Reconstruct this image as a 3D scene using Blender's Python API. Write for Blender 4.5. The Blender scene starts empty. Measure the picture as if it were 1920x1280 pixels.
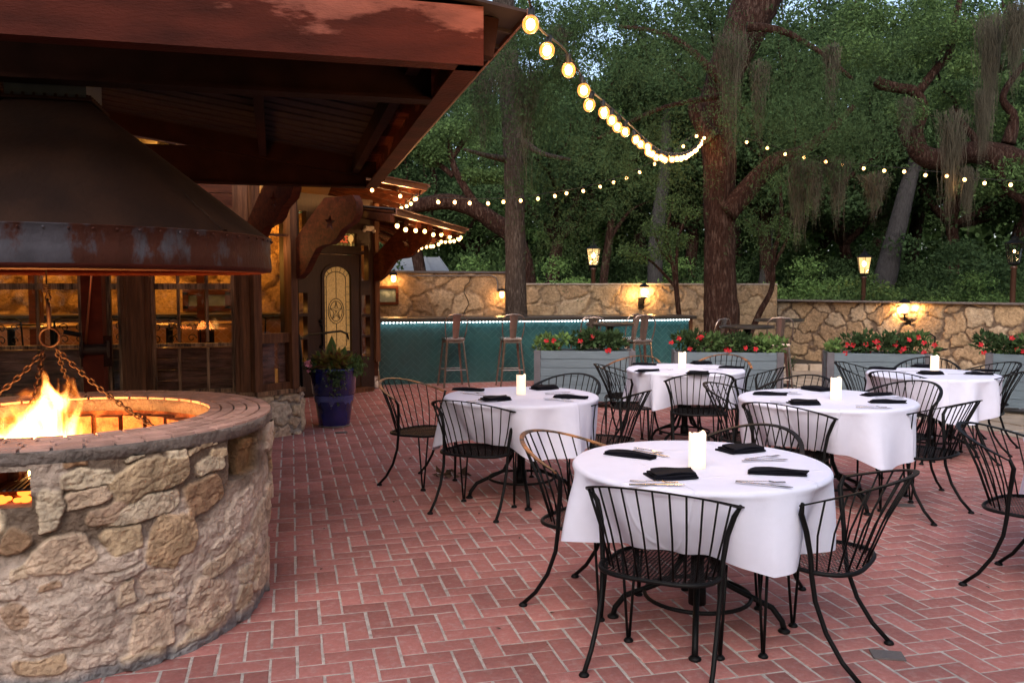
import bpy, math, random
import numpy as np
from mathutils import Vector, Matrix
PI=math.pi; R=math.radians
random.seed(7); rng=np.random.default_rng(7)
SC=bpy.context.scene; COL=SC.collection
# ------------------------------------------------------------------ camera
FPX=1600.; YAW=R(14.5); PIT=math.atan(102./FPX); CZ=1.55
fw=Vector((math.sin(YAW)*math.cos(PIT),math.cos(YAW)*math.cos(PIT),-math.sin(PIT)))
rt=Vector((math.cos(YAW),-math.sin(YAW),0)); up=rt.cross(fw)
cd=bpy.data.cameras.new('camera'); cam=bpy.data.objects.new('camera',cd); COL.objects.link(cam)
cd.sensor_width=36; cd.lens=36*FPX/1920; cd.clip_end=600; cd.clip_start=.05
M=Matrix((rt,up,-fw)).transposed().to_4x4(); M.translation=Vector((0,0,CZ)); cam.matrix_world=M
SC.camera=cam
# ------------------------------------------------------------------ sky, sun, exposure
wd=bpy.data.worlds.new('World'); SC.world=wd; wd.use_nodes=True
nt=wd.node_tree; bg=nt.nodes['Background']
sky=nt.nodes.new('ShaderNodeTexSky'); sky.sky_type='NISHITA'; sky.sun_disc=False
SUN_EL,SUN_ROT=R(34),R(205)
sky.sun_elevation=SUN_EL; sky.sun_rotation=SUN_ROT; sky.dust_density=3.5; sky.air_density=1.0; sky.ozone_density=1.5
hs=nt.nodes.new('ShaderNodeHueSaturation'); hs.inputs['Saturation'].default_value=.85; hs.inputs['Value'].default_value=1.1; nt.links.new(sky.outputs[0],hs.inputs['Color']); nt.links.new(hs.outputs[0],bg.inputs[0]); bg.inputs[1].default_value=.15
sl=bpy.data.lights.new('sun','SUN'); sl.energy=.5; sl.angle=R(50); sl.color=(1,.97,.96)
so=bpy.data.objects.new('sun',sl); COL.objects.link(so)
sd=Vector((math.sin(SUN_ROT)*math.cos(SUN_EL),math.cos(SUN_ROT)*math.cos(SUN_EL),math.sin(SUN_EL)))
so.rotation_euler=sd.to_track_quat('Z','Y').to_euler()
vs=SC.view_settings; vs.view_transform='Standard'; vs.look='None'; vs.gamma=1; vs.use_curve_mapping=False; vs.exposure=1.08
SC.cycles.max_bounces=6; SC.cycles.transparent_max_bounces=16; SC.cycles.diffuse_bounces=3; SC.cycles.glossy_bounces=3
SC.cycles.volume_bounces=0; SC.cycles.use_denoising=True; SC.cycles.sample_clamp_indirect=4; SC.cycles.caustics_reflective=False; SC.cycles.caustics_refractive=False
# ------------------------------------------------------------------ projection helpers (where a thing seen in the photo stands)
C0=Vector((0,0,CZ))
def ray(px,py): return fw*FPX+rt*(px-960)-up*(py-640)
def gz(px,py,z=0.):
    r=ray(px,py); return C0+r*((z-CZ)/r.z)
def gy(px,py,Y):
    r=ray(px,py); return C0+r*(Y/r.y)
def gd(px,py,d):
    return C0+ray(px,py)*(d/FPX)
# ------------------------------------------------------------------ materials
def mat(name,col=(.5,.5,.5),rough=.6,metal=0,var=0.,vscale=6,col2=None,bump=0,bscale=40,island=0,attr=None,emit=None,estr=0,stretch=(1,1,1),spec=.5,sheen=0,trans=0,detail=5,ramp=(.4,.62),coat=0,grad=None,big=0):
    m=bpy.data.materials.new(name); m.use_nodes=True; n=m.node_tree; N=n.nodes; L=n.links; b=N['Principled BSDF']
    b.inputs['Roughness'].default_value=rough; b.inputs['Metallic'].default_value=metal
    b.inputs['Specular IOR Level'].default_value=spec; b.inputs['Sheen Weight'].default_value=sheen; b.inputs['Coat Weight'].default_value=coat
    tc=N.new('ShaderNodeTexCoord'); mp=N.new('ShaderNodeMapping'); mp.inputs['Scale'].default_value=stretch; L.new(tc.outputs['Object'],mp.inputs[0])
    base=None
    if attr:
        a=N.new('ShaderNodeAttribute'); a.attribute_name=attr; base=a.outputs['Color']
    else:
        c=N.new('ShaderNodeRGB'); c.outputs[0].default_value=(*col,1); base=c.outputs[0]
    if col2 is not None:
        nz=N.new('ShaderNodeTexNoise'); nz.inputs['Scale'].default_value=vscale; nz.inputs['Detail'].default_value=detail; nz.inputs['Roughness'].default_value=.65
        L.new(mp.outputs[0],nz.inputs['Vector'])
        rp=N.new('ShaderNodeMapRange'); rp.inputs[1].default_value=ramp[0]; rp.inputs[2].default_value=ramp[1]; L.new(nz.outputs[0],rp.inputs[0])
        mx=N.new('ShaderNodeMix'); mx.data_type='RGBA'; L.new(rp.outputs[0],mx.inputs[0]);
        if grad:
            sx_=N.new('ShaderNodeSeparateXYZ'); L.new(tc.outputs['Object'],sx_.inputs[0]); ma=N.new('ShaderNodeMath'); ma.operation='MULTIPLY_ADD'; ma.inputs[1].default_value=grad[2]; ma.inputs[2].default_value=-grad[1]*grad[2]; L.new(sx_.outputs[grad[0]],ma.inputs[0])
            ad=N.new('ShaderNodeMath'); ad.operation='ADD'; L.new(nz.outputs[0],ad.inputs[0]); L.new(ma.outputs[0],ad.inputs[1]); L.new(ad.outputs[0],rp.inputs[0])
        L.new(base,mx.inputs[6]); mx.inputs[7].default_value=(*col2,1); base=mx.outputs[2]
    if var or island:
        h=N.new('ShaderNodeHueSaturation'); L.new(base,h.inputs['Color'])
        nz=N.new('ShaderNodeTexNoise'); nz.inputs['Scale'].default_value=vscale*2.3; nz.inputs['Detail'].default_value=4; L.new(mp.outputs[0],nz.inputs['Vector'])
        r1=N.new('ShaderNodeMapRange'); r1.inputs[1].default_value=.3; r1.inputs[2].default_value=.7; r1.inputs[3].default_value=1-var; r1.inputs[4].default_value=1+var; L.new(nz.outputs[0],r1.inputs[0]); v=r1.outputs[0]
        if island:
            g=N.new('ShaderNodeNewGeometry'); r2=N.new('ShaderNodeMapRange'); r2.inputs[3].default_value=1-island; r2.inputs[4].default_value=1+island
            L.new(g.outputs['Random Per Island'],r2.inputs[0]); mu=N.new('ShaderNodeMath'); mu.operation='MULTIPLY'; L.new(v,mu.inputs[0]); L.new(r2.outputs[0],mu.inputs[1]); v=mu.outputs[0]
        if big:
            n5=N.new('ShaderNodeTexNoise'); n5.inputs['Scale'].default_value=.9; n5.inputs['Detail'].default_value=5; L.new(tc.outputs['Object'],n5.inputs['Vector'])
            r5=N.new('ShaderNodeMapRange'); r5.inputs[1].default_value=.35; r5.inputs[2].default_value=.65; r5.inputs[3].default_value=1-big; r5.inputs[4].default_value=1+big*.6; L.new(n5.outputs[0],r5.inputs[0])
            m5=N.new('ShaderNodeMath'); m5.operation='MULTIPLY'; L.new(v,m5.inputs[0]); L.new(r5.outputs[0],m5.inputs[1]); v=m5.outputs[0]
        L.new(v,h.inputs['Value']); base=h.outputs[0]
    L.new(base,b.inputs['Base Color'])
    if bump:
        nb=N.new('ShaderNodeTexNoise'); nb.inputs['Scale'].default_value=bscale; nb.inputs['Detail'].default_value=6; L.new(mp.outputs[0],nb.inputs['Vector'])
        bp=N.new('ShaderNodeBump'); bp.inputs['Strength'].default_value=bump; bp.inputs['Distance'].default_value=.06 if 'bark' in name else .02; L.new(nb.outputs[0],bp.inputs['Height']); L.new(bp.outputs[0],b.inputs['Normal'])
    if emit: b.inputs['Emission Color'].default_value=(*emit,1); b.inputs['Emission Strength'].default_value=estr
    if trans:
        t=N.new('ShaderNodeBsdfTranslucent'); L.new(base,t.inputs[0]); ms=N.new('ShaderNodeMixShader'); ms.inputs[0].default_value=trans
        L.new(b.outputs[0],ms.inputs[1]); L.new(t.outputs[0],ms.inputs[2]); L.new(ms.outputs[0],N['Material Output'].inputs[0])
    return m
def emat(name,col,s):
    m=bpy.data.materials.new(name); m.use_nodes=True; N=m.node_tree.nodes; N.clear()
    e=N.new('ShaderNodeEmission'); e.inputs[0].default_value=(*col,1); e.inputs[1].default_value=s; o=N.new('ShaderNodeOutputMaterial'); m.node_tree.links.new(e.outputs[0],o.inputs[0])
    m.cycles.emission_sampling='NONE'; return m
def glassmat(name,tint=(1,1,1),refl=1.0,emis=None,es=0,base=.06):
    m=bpy.data.materials.new(name); m.use_nodes=True; N=m.node_tree.nodes; L=m.node_tree.links; N.clear()
    t=N.new('ShaderNodeBsdfTransparent'); t.inputs[0].default_value=(*tint,1); g=N.new('ShaderNodeBsdfGlossy'); g.inputs['Roughness'].default_value=.03
    f=N.new('ShaderNodeFresnel'); f.inputs[0].default_value=1.5; mu=N.new('ShaderNodeMath'); mu.operation='MULTIPLY'; mu.inputs[1].default_value=refl; L.new(f.outputs[0],mu.inputs[0])
    mx=N.new('ShaderNodeMixShader'); L.new(mu.outputs[0],mx.inputs[0]); L.new(t.outputs[0],mx.inputs[1]); L.new(g.outputs[0],mx.inputs[2]); out=mx.outputs[0]
    if emis:
        e=N.new('ShaderNodeEmission'); e.inputs[0].default_value=(*emis,1); e.inputs[1].default_value=es; a=N.new('ShaderNodeAddShader'); L.new(out,a.inputs[0]); L.new(e.outputs[0],a.inputs[1]); out=a.outputs[0]
        m.cycles.emission_sampling='NONE'
    o=N.new('ShaderNodeOutputMaterial'); L.new(out,o.inputs[0]); return m
mt={}
mt['brick']=mat('brick',(.370,.148,.134),.8,spec=.2,var=.10,vscale=22,col2=(.43,.28,.26),ramp=(.5,.85),bump=.6,bscale=220,island=.2,big=.16)
mt['mortar']=mat('mortar',(.46,.41,.38),.9,var=.2,vscale=14,col2=(.24,.20,.18),ramp=(.5,.75),bump=.6,bscale=120,big=.25)
mt['earth']=mat('earth',(.03,.022,.016),.95,var=.4,vscale=3,col2=(.06,.045,.03),bump=1,bscale=20)
mt['grass']=mat('undergrowth',(.02,.04,.012),.95,var=.4,vscale=1,bump=.6,bscale=10)
mt['flag']=mat('flagstone',(.34,.27,.21),.8,var=.12,vscale=3,col2=(.25,.19,.14),bump=.4,bscale=40,island=.15)
mt['black']=mat('black_metal',(.0035,.0035,.004),.55,0,spec=.16,var=.2,vscale=20,bump=.08,bscale=300)
mt['blackrust']=mat('worn_black_metal',(.006,.006,.006),.5,0,spec=.2,col2=(.20,.07,.02),ramp=(.60,.72),vscale=9,bump=.1,bscale=200)
mt['copperband']=mat('rusty_band',(.03,.02,.016),.45,0,spec=.3,col2=(.34,.13,.04),ramp=(.42,.62),vscale=7,bump=.12,bscale=200)
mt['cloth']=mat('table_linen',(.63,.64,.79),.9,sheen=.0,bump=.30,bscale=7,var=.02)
_m=mt['cloth']; _N=_m.node_tree.nodes; _L=_m.node_tree.links; _b=_N['Principled BSDF']; _tc=_N.new('ShaderNodeTexCoord'); _sx=_N.new('ShaderNodeSeparateXYZ'); _L.new(_tc.outputs['Object'],_sx.inputs[0])
def _mth(op,a,b=None):
    n=_N.new('ShaderNodeMath'); n.operation=op
    for i,x in enumerate((a,b)):
        if x is None: continue
        if isinstance(x,(int,float)): n.inputs[i].default_value=x
        else: _L.new(x,n.inputs[i])
    return n.outputs[0]
_d=_mth('MINIMUM',_mth('ABSOLUTE',_mth('SUBTRACT',_mth('ABSOLUTE',_sx.outputs[0]),.27)),_mth('ABSOLUTE',_mth('SUBTRACT',_mth('ABSOLUTE',_sx.outputs[1]),.29)))
_r=_N.new('ShaderNodeMapRange'); _r.inputs[1].default_value=0; _r.inputs[2].default_value=.010; _r.inputs[3].default_value=1; _r.inputs[4].default_value=0; _L.new(_d,_r.inputs[0])
_bp=_N.new('ShaderNodeBump'); _bp.inputs['Strength'].default_value=.55; _bp.inputs['Distance'].default_value=.006; _L.new(_r.outputs[0],_bp.inputs['Height'])
_old=[l for l in _L if l.to_node==_b and l.to_socket.name=='Normal'][0].from_node; _L.new(_old.outputs[0],_bp.inputs['Normal']); _L.new(_bp.outputs[0],_b.inputs['Normal'])
mt['napkin']=mat('napkin',(.004,.004,.008),.95,spec=.15,bump=.25,bscale=300)
mt['steel']=mat('cutlery_steel',(.62,.62,.64),.22,1)
mt['candle']=mat('candle_wax',(.75,.66,.55),.5,emit=(1,.74,.48),estr=.42)
mt['rust']=mat('rusted_steel',(.050,.009,.005),.75,0,spec=.12,col2=(.19,.060,.042),ramp=(.55,.62),grad=('Z',2.585,.9),vscale=2.1,detail=12,var=.35,bump=.25,bscale=60,stretch=(.8,1,2.6))
mt['darkrust']=mat('dark_steel',(.022,.008,.0055),.9,0,spec=.1,var=.3,vscale=3,bump=.15,bscale=40)
mt['roofmetal']=mat('corrugated_metal',(.035,.026,.028),.8,0,spec=.12,var=.2,vscale=2)
mt['hood']=mat('hood_cone_metal',(.010,.003,.0012),.7,0,spec=.18,col2=(.024,.009,.004),vscale=1.6,ramp=(.4,.65),var=.25,bump=.12,bscale=35,stretch=(1,1,.6))
mt['hoodband']=mat('hood_band_metal',(.048,.044,.055),.75,.0,spec=.2,col2=(.040,.010,.005),vscale=5.5,ramp=(.45,.53),grad=('X',-.62,.15),var=.2,bump=.2,bscale=60,stretch=(1,1,.6),detail=9)
mt['chain']=mat('rusty_chain',(.020,.007,.004),.6,.2,var=.3,vscale=30)
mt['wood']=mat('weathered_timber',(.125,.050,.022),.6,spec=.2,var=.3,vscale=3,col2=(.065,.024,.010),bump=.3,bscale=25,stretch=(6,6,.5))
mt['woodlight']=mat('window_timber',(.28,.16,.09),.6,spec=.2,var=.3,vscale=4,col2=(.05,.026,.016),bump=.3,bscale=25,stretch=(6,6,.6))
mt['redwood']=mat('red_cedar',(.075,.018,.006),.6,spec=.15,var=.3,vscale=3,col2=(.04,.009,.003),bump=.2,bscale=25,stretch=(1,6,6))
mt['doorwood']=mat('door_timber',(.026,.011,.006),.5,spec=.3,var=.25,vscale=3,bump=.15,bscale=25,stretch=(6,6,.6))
mt['plank']=mat('plank',(.20,.09,.065),.7,var=.25,vscale=3,col2=(.06,.024,.017),bump=.3,bscale=25,stretch=(1,1,7),island=.2)
mt['stone']=mat('limestone',attr='Col',rough=.9,spec=.2,var=.28,vscale=9,bump=1.0,bscale=38)
mt['tile']=mat('teal_tile',(.022,.074,.078),.22,var=.18,vscale=2,island=.12,bump=.03,bscale=20)
mt['grout']=mat('pale_grout',(.12,.21,.20),.8,var=.1)
mt['counter']=mat('counter_wood',(.022,.017,.014),.32,var=.2)
mt['planter']=mat('grey_painted_boards',(.10,.135,.165),.6,var=.12,vscale=5,bump=.25,bscale=30,stretch=(.4,.4,5))
mt['plantertrim']=mat('dark_painted_post',(.085,.08,.095),.6,var=.15,vscale=6)
mt['soil']=mat('soil',(.025,.016,.01),.95,bump=.8,bscale=60)
mt['gun']=mat('gunmetal',(.34,.26,.22),.27,.85,var=.2,vscale=8)
mt['pot']=mat('cobalt_glaze',(.006,.010,.09),.12,var=.3,vscale=3,coat=.6)
mt['potdrip']=mat('pale_drip_glaze',(.05,.06,.19),.2,var=.3,vscale=5)
mt['leaf']=mat('leaf_green',(.072,.122,.042),.8,spec=.12,island=.4,var=.2,vscale=.6,trans=.35)
mt['leafdark']=mat('leaf_dark_green',(.042,.074,.030),.85,spec=.1,island=.35,var=.25,vscale=.6,trans=.3)
mt['leaflight']=mat('leaf_light_green',(.125,.21,.065),.8,spec=.12,island=.4,var=.2,vscale=.6,trans=.4)
mt['coleus']=mat('coleus_leaf',(.16,.17,.025),.5,col2=(.10,.02,.02),vscale=25,island=.4,trans=.2)
mt['trail']=mat('trailing_leaf',(.05,.085,.03),.6,island=.4,trans=.2)
mt['pink']=mat('pink_petal',(.7,.25,.32),.5,island=.2,trans=.3)
mt['red']=mat('red_petal',(.45,.004,.012),.5,island=.3,trans=.25)
mt['bark']=mat('bark',(.026,.012,.009),.95,spec=.1,var=.4,vscale=6,col2=(.085,.055,.045),ramp=(.5,.7),bump=1.0,bscale=13,stretch=(4,4,.8))
mt['bark2']=mat('grey_brown_bark',(.045,.035,.031),.95,spec=.1,var=.35,vscale=7,col2=(.11,.092,.085),ramp=(.5,.68),bump=1.0,bscale=16,stretch=(4,4,.8))
mt['barkgrey']=mat('grey_bark',(.042,.039,.040),.95,spec=.1,var=.3,vscale=4,bump=.8,bscale=20,stretch=(3,3,.7))
mt['moss']=mat('spanish_moss',(.088,.080,.060),.98,spec=.05,island=.25,trans=.3)
mt['shingle']=mat('roof_shingle',(.05,.042,.045),.7,var=.2,vscale=5)
mt['gutter']=mat('copper_gutter',(.17,.07,.045),.5,.4,var=.25,vscale=4)
mt['zinc']=mat('pale_metal_roof',(.42,.42,.44),.5,.1,var=.1,vscale=3)
mt['plaster']=mat('interior_plaster',(.35,.22,.12),.9,var=.2)
mt['glass']=glassmat('window_glass',(.95,.95,.95),.35)
mt['lampglass']=glassmat('lamp_glass',(.95,.9,.8),.8,(1,.62,.25),.35)
mt['whiteplastic']=mat('white_plastic',(.6,.55,.5),.4)
mt['slate']=mat('slate_shim',(.10,.085,.085),.8,bump=.4,bscale=40)
mt['bulb']=emat('bulb_glow',(1,.50,.15),6); mt['bulbcore']=emat('bulb_core',(1,.60,.22),22)
mt['bulbshell']=glassmat('bulb_shell',(1,.9,.75),.7,(1,.33,.04),.33)
mt['led']=emat('led_white',(.85,.95,1),9)
mt['warmlamp']=emat('lamp_flame',(1,.62,.24),9)
mt['ember']=emat('ember',(1,.16,.02),2.2)
mt['socket']=mat('bulb_socket',(.01,.01,.01),.6)
# ------------------------------------------------------------------ mesh builder
class MB:
    def __init__(s): s.v=[]; s.f=[]; s.m=[]; s.cur=0
    def add(s,vs,fs):
        o=len(s.v); s.v+= [tuple(v) for v in vs]; s.f+=[tuple(i+o for i in f) for f in fs]; s.m+=[s.cur]*len(fs); return s
    def box(s,c,d,rz=0,ax=None):
        c=Vector(c); hx,hy,hz=d[0]/2,d[1]/2,d[2]/2; m=ax if ax else Matrix.Rotation(rz,3,'Z')
        vs=[c+m@Vector((x*hx,y*hy,z*hz)) for x in(-1,1) for y in(-1,1) for z in(-1,1)]
        return s.add(vs,[(0,1,3,2),(4,6,7,5),(0,4,5,1),(2,3,7,6),(0,2,6,4),(1,5,7,3)])
    def bar(s,a,b,w,h,upv=(0,0,1)):
        a=Vector(a);b=Vector(b);d=(b-a);l=d.length;d.normalize();u=Vector(upv); x=d.cross(u)
        if x.length<1e-4: x=d.cross(Vector((0,1,0)))
        x.normalize();u=x.cross(d)
        m=Matrix((x,d,u)).transposed(); return s.box((a+b)/2,(w,l,h),ax=m)
    def tube(s,path,r,n=8,cap=True,closed=False):
        P=[Vector(p) for p in path];k=len(P); rr=r if hasattr(r,'__len__') else [r]*k
        base=len(s.v);vs=[];fs=[]; t0=None
        for i in range(k):
            if closed: t=(P[(i+1)%k]-P[i-1])
            else: t=P[min(i+1,k-1)]-P[max(i-1,0)]
            t.normalize()
            if i==0:
                x=t.cross(Vector((0,0,1)))
                if x.length<.05: x=t.cross(Vector((1,0,0)))
                x.normalize()
            else:
                x=x-t*x.dot(t); x.normalize()
            y=t.cross(x)
            for j in range(n):
                a=2*PI*j/n; vs.append(P[i]+(x*math.cos(a)+y*math.sin(a))*rr[i])
        K=k if closed else k-1
        for i in range(K):
            for j in range(n):
                a=i*n+j;b=i*n+(j+1)%n;c=((i+1)%k)*n+(j+1)%n;d=((i+1)%k)*n+j; fs.append((a,b,c,d))
        if cap and not closed: fs.append(tuple(range(n))[::-1]); fs.append(tuple((k-1)*n+j for j in range(n)))
        return s.add(vs,fs)
    def lathe(s,prof,c=(0,0,0),n=32,capb=False,capt=False):
        vs=[];fs=[];k=len(prof);c=Vector(c)
        for r,z in prof:
            for j in range(n):
                a=2*PI*j/n; vs.append(c+Vector((r*math.cos(a),r*math.sin(a),z)))
        for i in range(k-1):
            for j in range(n): fs.append((i*n+j,i*n+(j+1)%n,(i+1)*n+(j+1)%n,(i+1)*n+j))
        if capb: fs.append(tuple(range(n))[::-1])
        if capt: fs.append(tuple((k-1)*n+j for j in range(n)))
        return s.add(vs,fs)
    def prism(s,pts,h,org=(0,0,0),ux=(1,0,0),uy=(0,1,0)):
        o=Vector(org);ux=Vector(ux);uy=Vector(uy);uz=ux.cross(uy).normalized();n=len(pts)
        a=[o+ux*p[0]+uy*p[1] for p in pts]; b=[v+uz*h for v in a]
        return s.add(a+b,[tuple(range(n))[::-1],tuple(range(n,2*n))]+[(i,(i+1)%n,n+(i+1)%n,n+i) for i in range(n)])
    def ball(s,c,r,n=10,sz=1.):
        prof=[(max(1e-4,r*math.sin(PI*i/n)),-r*sz*math.cos(PI*i/n)) for i in range(n+1)]
        return s.lathe(prof,c,n=max(8,n))
    def mesh(s,name,mats,smooth=False,bevel=0):
        me=bpy.data.meshes.new(name); me.from_pydata(s.v,[],s.f)
        for m in (mats if isinstance(mats,(list,tuple)) else [mats]): me.materials.append(m)
        if max(s.m or [0])>0: me.polygons.foreach_set('material_index',s.m)
        if smooth: me.polygons.foreach_set('use_smooth',[True]*len(me.polygons))
        me.update(); return me
def np_mesh(name,V,F,mats,smooth=False,col=None):
    me=bpy.data.meshes.new(name); V=np.asarray(V,np.float32);F=np.asarray(F,np.int32); k=F.shape[1]
    me.vertices.add(len(V)); me.vertices.foreach_set('co',V.ravel()); me.loops.add(F.size); me.loops.foreach_set('vertex_index',F.ravel())
    me.polygons.add(len(F)); me.polygons.foreach_set('loop_start',np.arange(0,F.size,k,dtype=np.int32)); me.polygons.foreach_set('loop_total',np.full(len(F),k,np.int32))
    if smooth: me.polygons.foreach_set('use_smooth',np.ones(len(F),bool))
    if col is not None:
        a=me.color_attributes.new('Col','FLOAT_COLOR','POINT'); c=np.ones((len(V),4),np.float32); c[:,:3]=col; a.data.foreach_set('color',c.ravel())
    for m in (mats if isinstance(mats,(list,tuple)) else [mats]): me.materials.append(m)
    me.update(calc_edges=True); me.validate(); return me
def link(name,me,parent=None,loc=(0,0,0),rz=0):
    o=bpy.data.objects.new(name,me); COL.objects.link(o); o.location=loc; o.rotation_euler=(0,0,rz)
    if parent: o.parent=parent
    return o
def tag(o,label=None,cat=None,group=None,kind=None):
    if label:o['label']=label
    if cat:o['category']=cat
    if group:o['group']=group
    if kind:o['kind']=kind
    return o
def thing(name,label,cat,loc=(0,0,0),rz=0,group=None):
    return tag(link(name,None,None,loc,rz),label,cat,group)
def wpart(name,mb,mats,parent,smooth=False):
    """mesh given in world coordinates, parented to a thing that is not rotated"""
    me=mb if isinstance(mb,bpy.types.Mesh) else mb.mesh(name,mats,smooth)
    p=Vector((0,0,0));q=parent
    while q is not None: p+=q.location; q=q.parent
    o=link(name,me,parent); o.location=-p; return o
def part(name,mb,mats,parent,smooth=False,loc=(0,0,0),rz=0):
    me=mb if isinstance(mb,bpy.types.Mesh) else mb.mesh(name,mats,smooth)
    return link(name,me,parent,loc,rz)
def copy_tree(o,parent=None):
    c=o.copy(); COL.objects.link(c)
    if parent: c.parent=parent
    for ch in list(o.children): copy_tree(ch,c)
    return c
def struct(name,me,**k): return tag(link(name,me,**k),kind='structure')
def bevel(o,w,seg=2):
    m=o.modifiers.new('bevel','BEVEL'); m.width=w; m.segments=seg; m.limit_method='ANGLE'; return o
def plate(name,outline,holes,thick,org,ux,uy,material):
    """flat board with real cut-outs: 2-D filled curve, given thickness, turned into a mesh"""
    cu=bpy.data.curves.new(name,'CURVE'); cu.dimensions='2D'; cu.fill_mode='BOTH'; cu.extrude=thick/2
    for pts in [outline]+holes:
        s=cu.splines.new('POLY'); s.points.add(len(pts)-1)
        for i,p in enumerate(pts): s.points[i].co=(p[0],p[1],0,1)
        s.use_cyclic_u=True
    o=bpy.data.objects.new(name,cu); COL.objects.link(o)
    me=bpy.data.meshes.new_from_object(o.evaluated_get(bpy.context.evaluated_depsgraph_get())); bpy.data.objects.remove(o); bpy.data.curves.remove(cu)
    ux=Vector(ux).normalized();uy=Vector(uy).normalized();uz=ux.cross(uy); m=Matrix((ux,uy,uz)).transposed().to_4x4(); m.translation=Vector(org)
    me.transform(m); me.materials.clear(); me.materials.append(material); me.name=name; return me
def lamp(name,loc,power,col=(1,.55,.22),r=.05,parent=None):
    l=bpy.data.lights.new(name,'POINT'); l.energy=power; l.color=col; l.shadow_soft_size=r
    o=bpy.data.objects.new(name,l); COL.objects.link(o); o.location=loc
    if parent: o.parent=parent
    return o
def vnoise(u,v,seed=0,oct=4):
    g=np.random.default_rng(seed); T=g.random((256,256)); out=np.zeros_like(u);a=1;tot=0
    for k in range(oct):
        x=u*2**k+k*17.3;y=v*2**k+k*9.1; xi=np.floor(x).astype(int);yi=np.floor(y).astype(int);fx=x-xi;fy=y-yi
        fx=fx*fx*(3-2*fx);fy=fy*fy*(3-2*fy)
        q=lambda i,j:T[i%256,j%256]
        out+=a*((q(xi,yi)*(1-fx)+q(xi+1,yi)*fx)*(1-fy)+(q(xi,yi+1)*(1-fx)+q(xi+1,yi+1)*fx)*fy); tot+=a;a*=.5
    return out/tot
def sstep(a,b,x):
    t=np.clip((x-a)/(b-a),0,1); return t*t*(3-2*t)
def hexc(c): return np.array(c)
def grid_faces(nu,nv,wrap=False):
    i,j=np.meshgrid(np.arange(nu if wrap else nu-1),np.arange(nv-1),indexing='ij'); i2=(i+1)%nu
    return np.stack([(i*nv+j).ravel(),(i2*nv+j).ravel(),(i2*nv+j+1).ravel(),(i*nv+j+1).ravel()],1)
def rubble(U,V,L,H,size,seed,mode='voronoi'):
    """height (0 = mortar) and colour of irregular stones over a sheet L x H"""
    g=np.random.default_rng(seed)
    nx=max(2,int(L/(size*1.25)));ny=max(1,int(round(H/size)))
    cs=[]
    for i in range(-1,nx+1):
        for j in range(-1,ny+1): cs.append(((i+.5+(j%2)*.5+g.uniform(-.42,.42))*L/nx,(j+.5+g.uniform(-.4,.4))*H/ny,g.uniform(.6,1.35)))
    cs=np.array(cs); w=.19*size/.3
    u=U+(vnoise(U*1.6/size,V*1.6/size,seed+1,5)-.5)*w*1.6; v=V+(vnoise(U*1.6/size,V*1.6/size,seed+2,5)-.5)*w*1.4
    shp=u.shape;u=u.ravel();v=v.ravel(); d1=np.full(u.shape,9.);d2=d1.copy();idx=np.zeros(u.shape,int)
    for k,(cx,cy,s) in enumerate(cs):
        d=np.hypot((u-cx)/1.2,v-cy)/s
        m=d<d1; d2=np.where(m,d1,np.minimum(d2,d)); idx=np.where(m,k,idx); d1=np.where(m,d,d1)
    e=(d2-d1); mask=sstep(size*.06,size*.17,e); col=g.random((len(cs),3))[idx]
    return mask.reshape(shp),idx.reshape(shp),col.reshape(shp+(3,))
STA=hexc((.27,.175,.10));STB=hexc((.22,.145,.09));STC=hexc((.32,.235,.155));MOR=hexc((.165,.11,.07))
def stone_wall_mesh(name,a,b,z0,z1,thick,size,seed,step=.022,cols=(STA,STB,STC),mor=MOR,relief=.035):
    """rubble wall from a to b (xy), front face towards the right-hand normal, with displaced stones"""
    a=Vector((a[0],a[1],0));b=Vector((b[0],b[1],0));L=(b-a).length;d=(b-a)/L;n=Vector((d.y,-d.x,0)); H=z1-z0
    nu=int(L/step)+2;nv=int(H/step)+2; u=np.linspace(0,L,nu);v=np.linspace(0,H,nv);U,V=np.meshgrid(u,v,indexing='ij')
    mask,idx,rc=rubble(U,V,L,H,size,seed)
    nz=vnoise(U*9,V*9,seed+5); h=relief*mask*(.5+.6*rc[...,0])+.025*(nz-.5)+.012*(vnoise(U*26,V*26,seed+6,3)-.5)
    ed=np.minimum(np.minimum(U,L-U)/.03,(H-V)/.03).clip(0,1); h=h*ed
    t=rc[...,1][...,None]; c=cols[0]*(1-t)+cols[1]*t; t2=(rc[...,2]>.6)[...,None]*.7; c=c*(1-t2)+cols[2]*t2
    c=c*(.62+.76*vnoise(U*5,V*5,seed+8,6)[...,None]); m=mask[...,None]; c=c*m+mor*(1-m)*(.8+.4*nz[...,None])
    X=a.x+d.x*U+n.x*h;Y=a.y+d.y*U+n.y*h;Z=z0+V
    P=np.stack([X,Y,Z],-1).reshape(-1,3);F=grid_faces(nu,nv); Cc=c.reshape(-1,3)
    # back, ends and top closed with plain faces
    bk=a-n*thick;b2=b-n*thick; nb=len(P)
    ext=[(bk.x,bk.y,z0),(b2.x,b2.y,z0),(b2.x,b2.y,z1),(bk.x,bk.y,z1),(a.x,a.y,z0),(b.x,b.y,z0),(b.x,b.y,z1),(a.x,a.y,z1)]
    P=np.vstack([P,ext]);Cc=np.vstack([Cc,np.tile(mor*1.3,(8,1))])
    F=np.vstack([F,[[nb+1,nb,nb+3,nb+2],[nb,nb+4,nb+7,nb+3],[nb+5,nb+1,nb+2,nb+6],[nb+7,nb+6,nb+2,nb+3]]])
    return np_mesh(name,P,F,mt['stone'],True,Cc)
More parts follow.
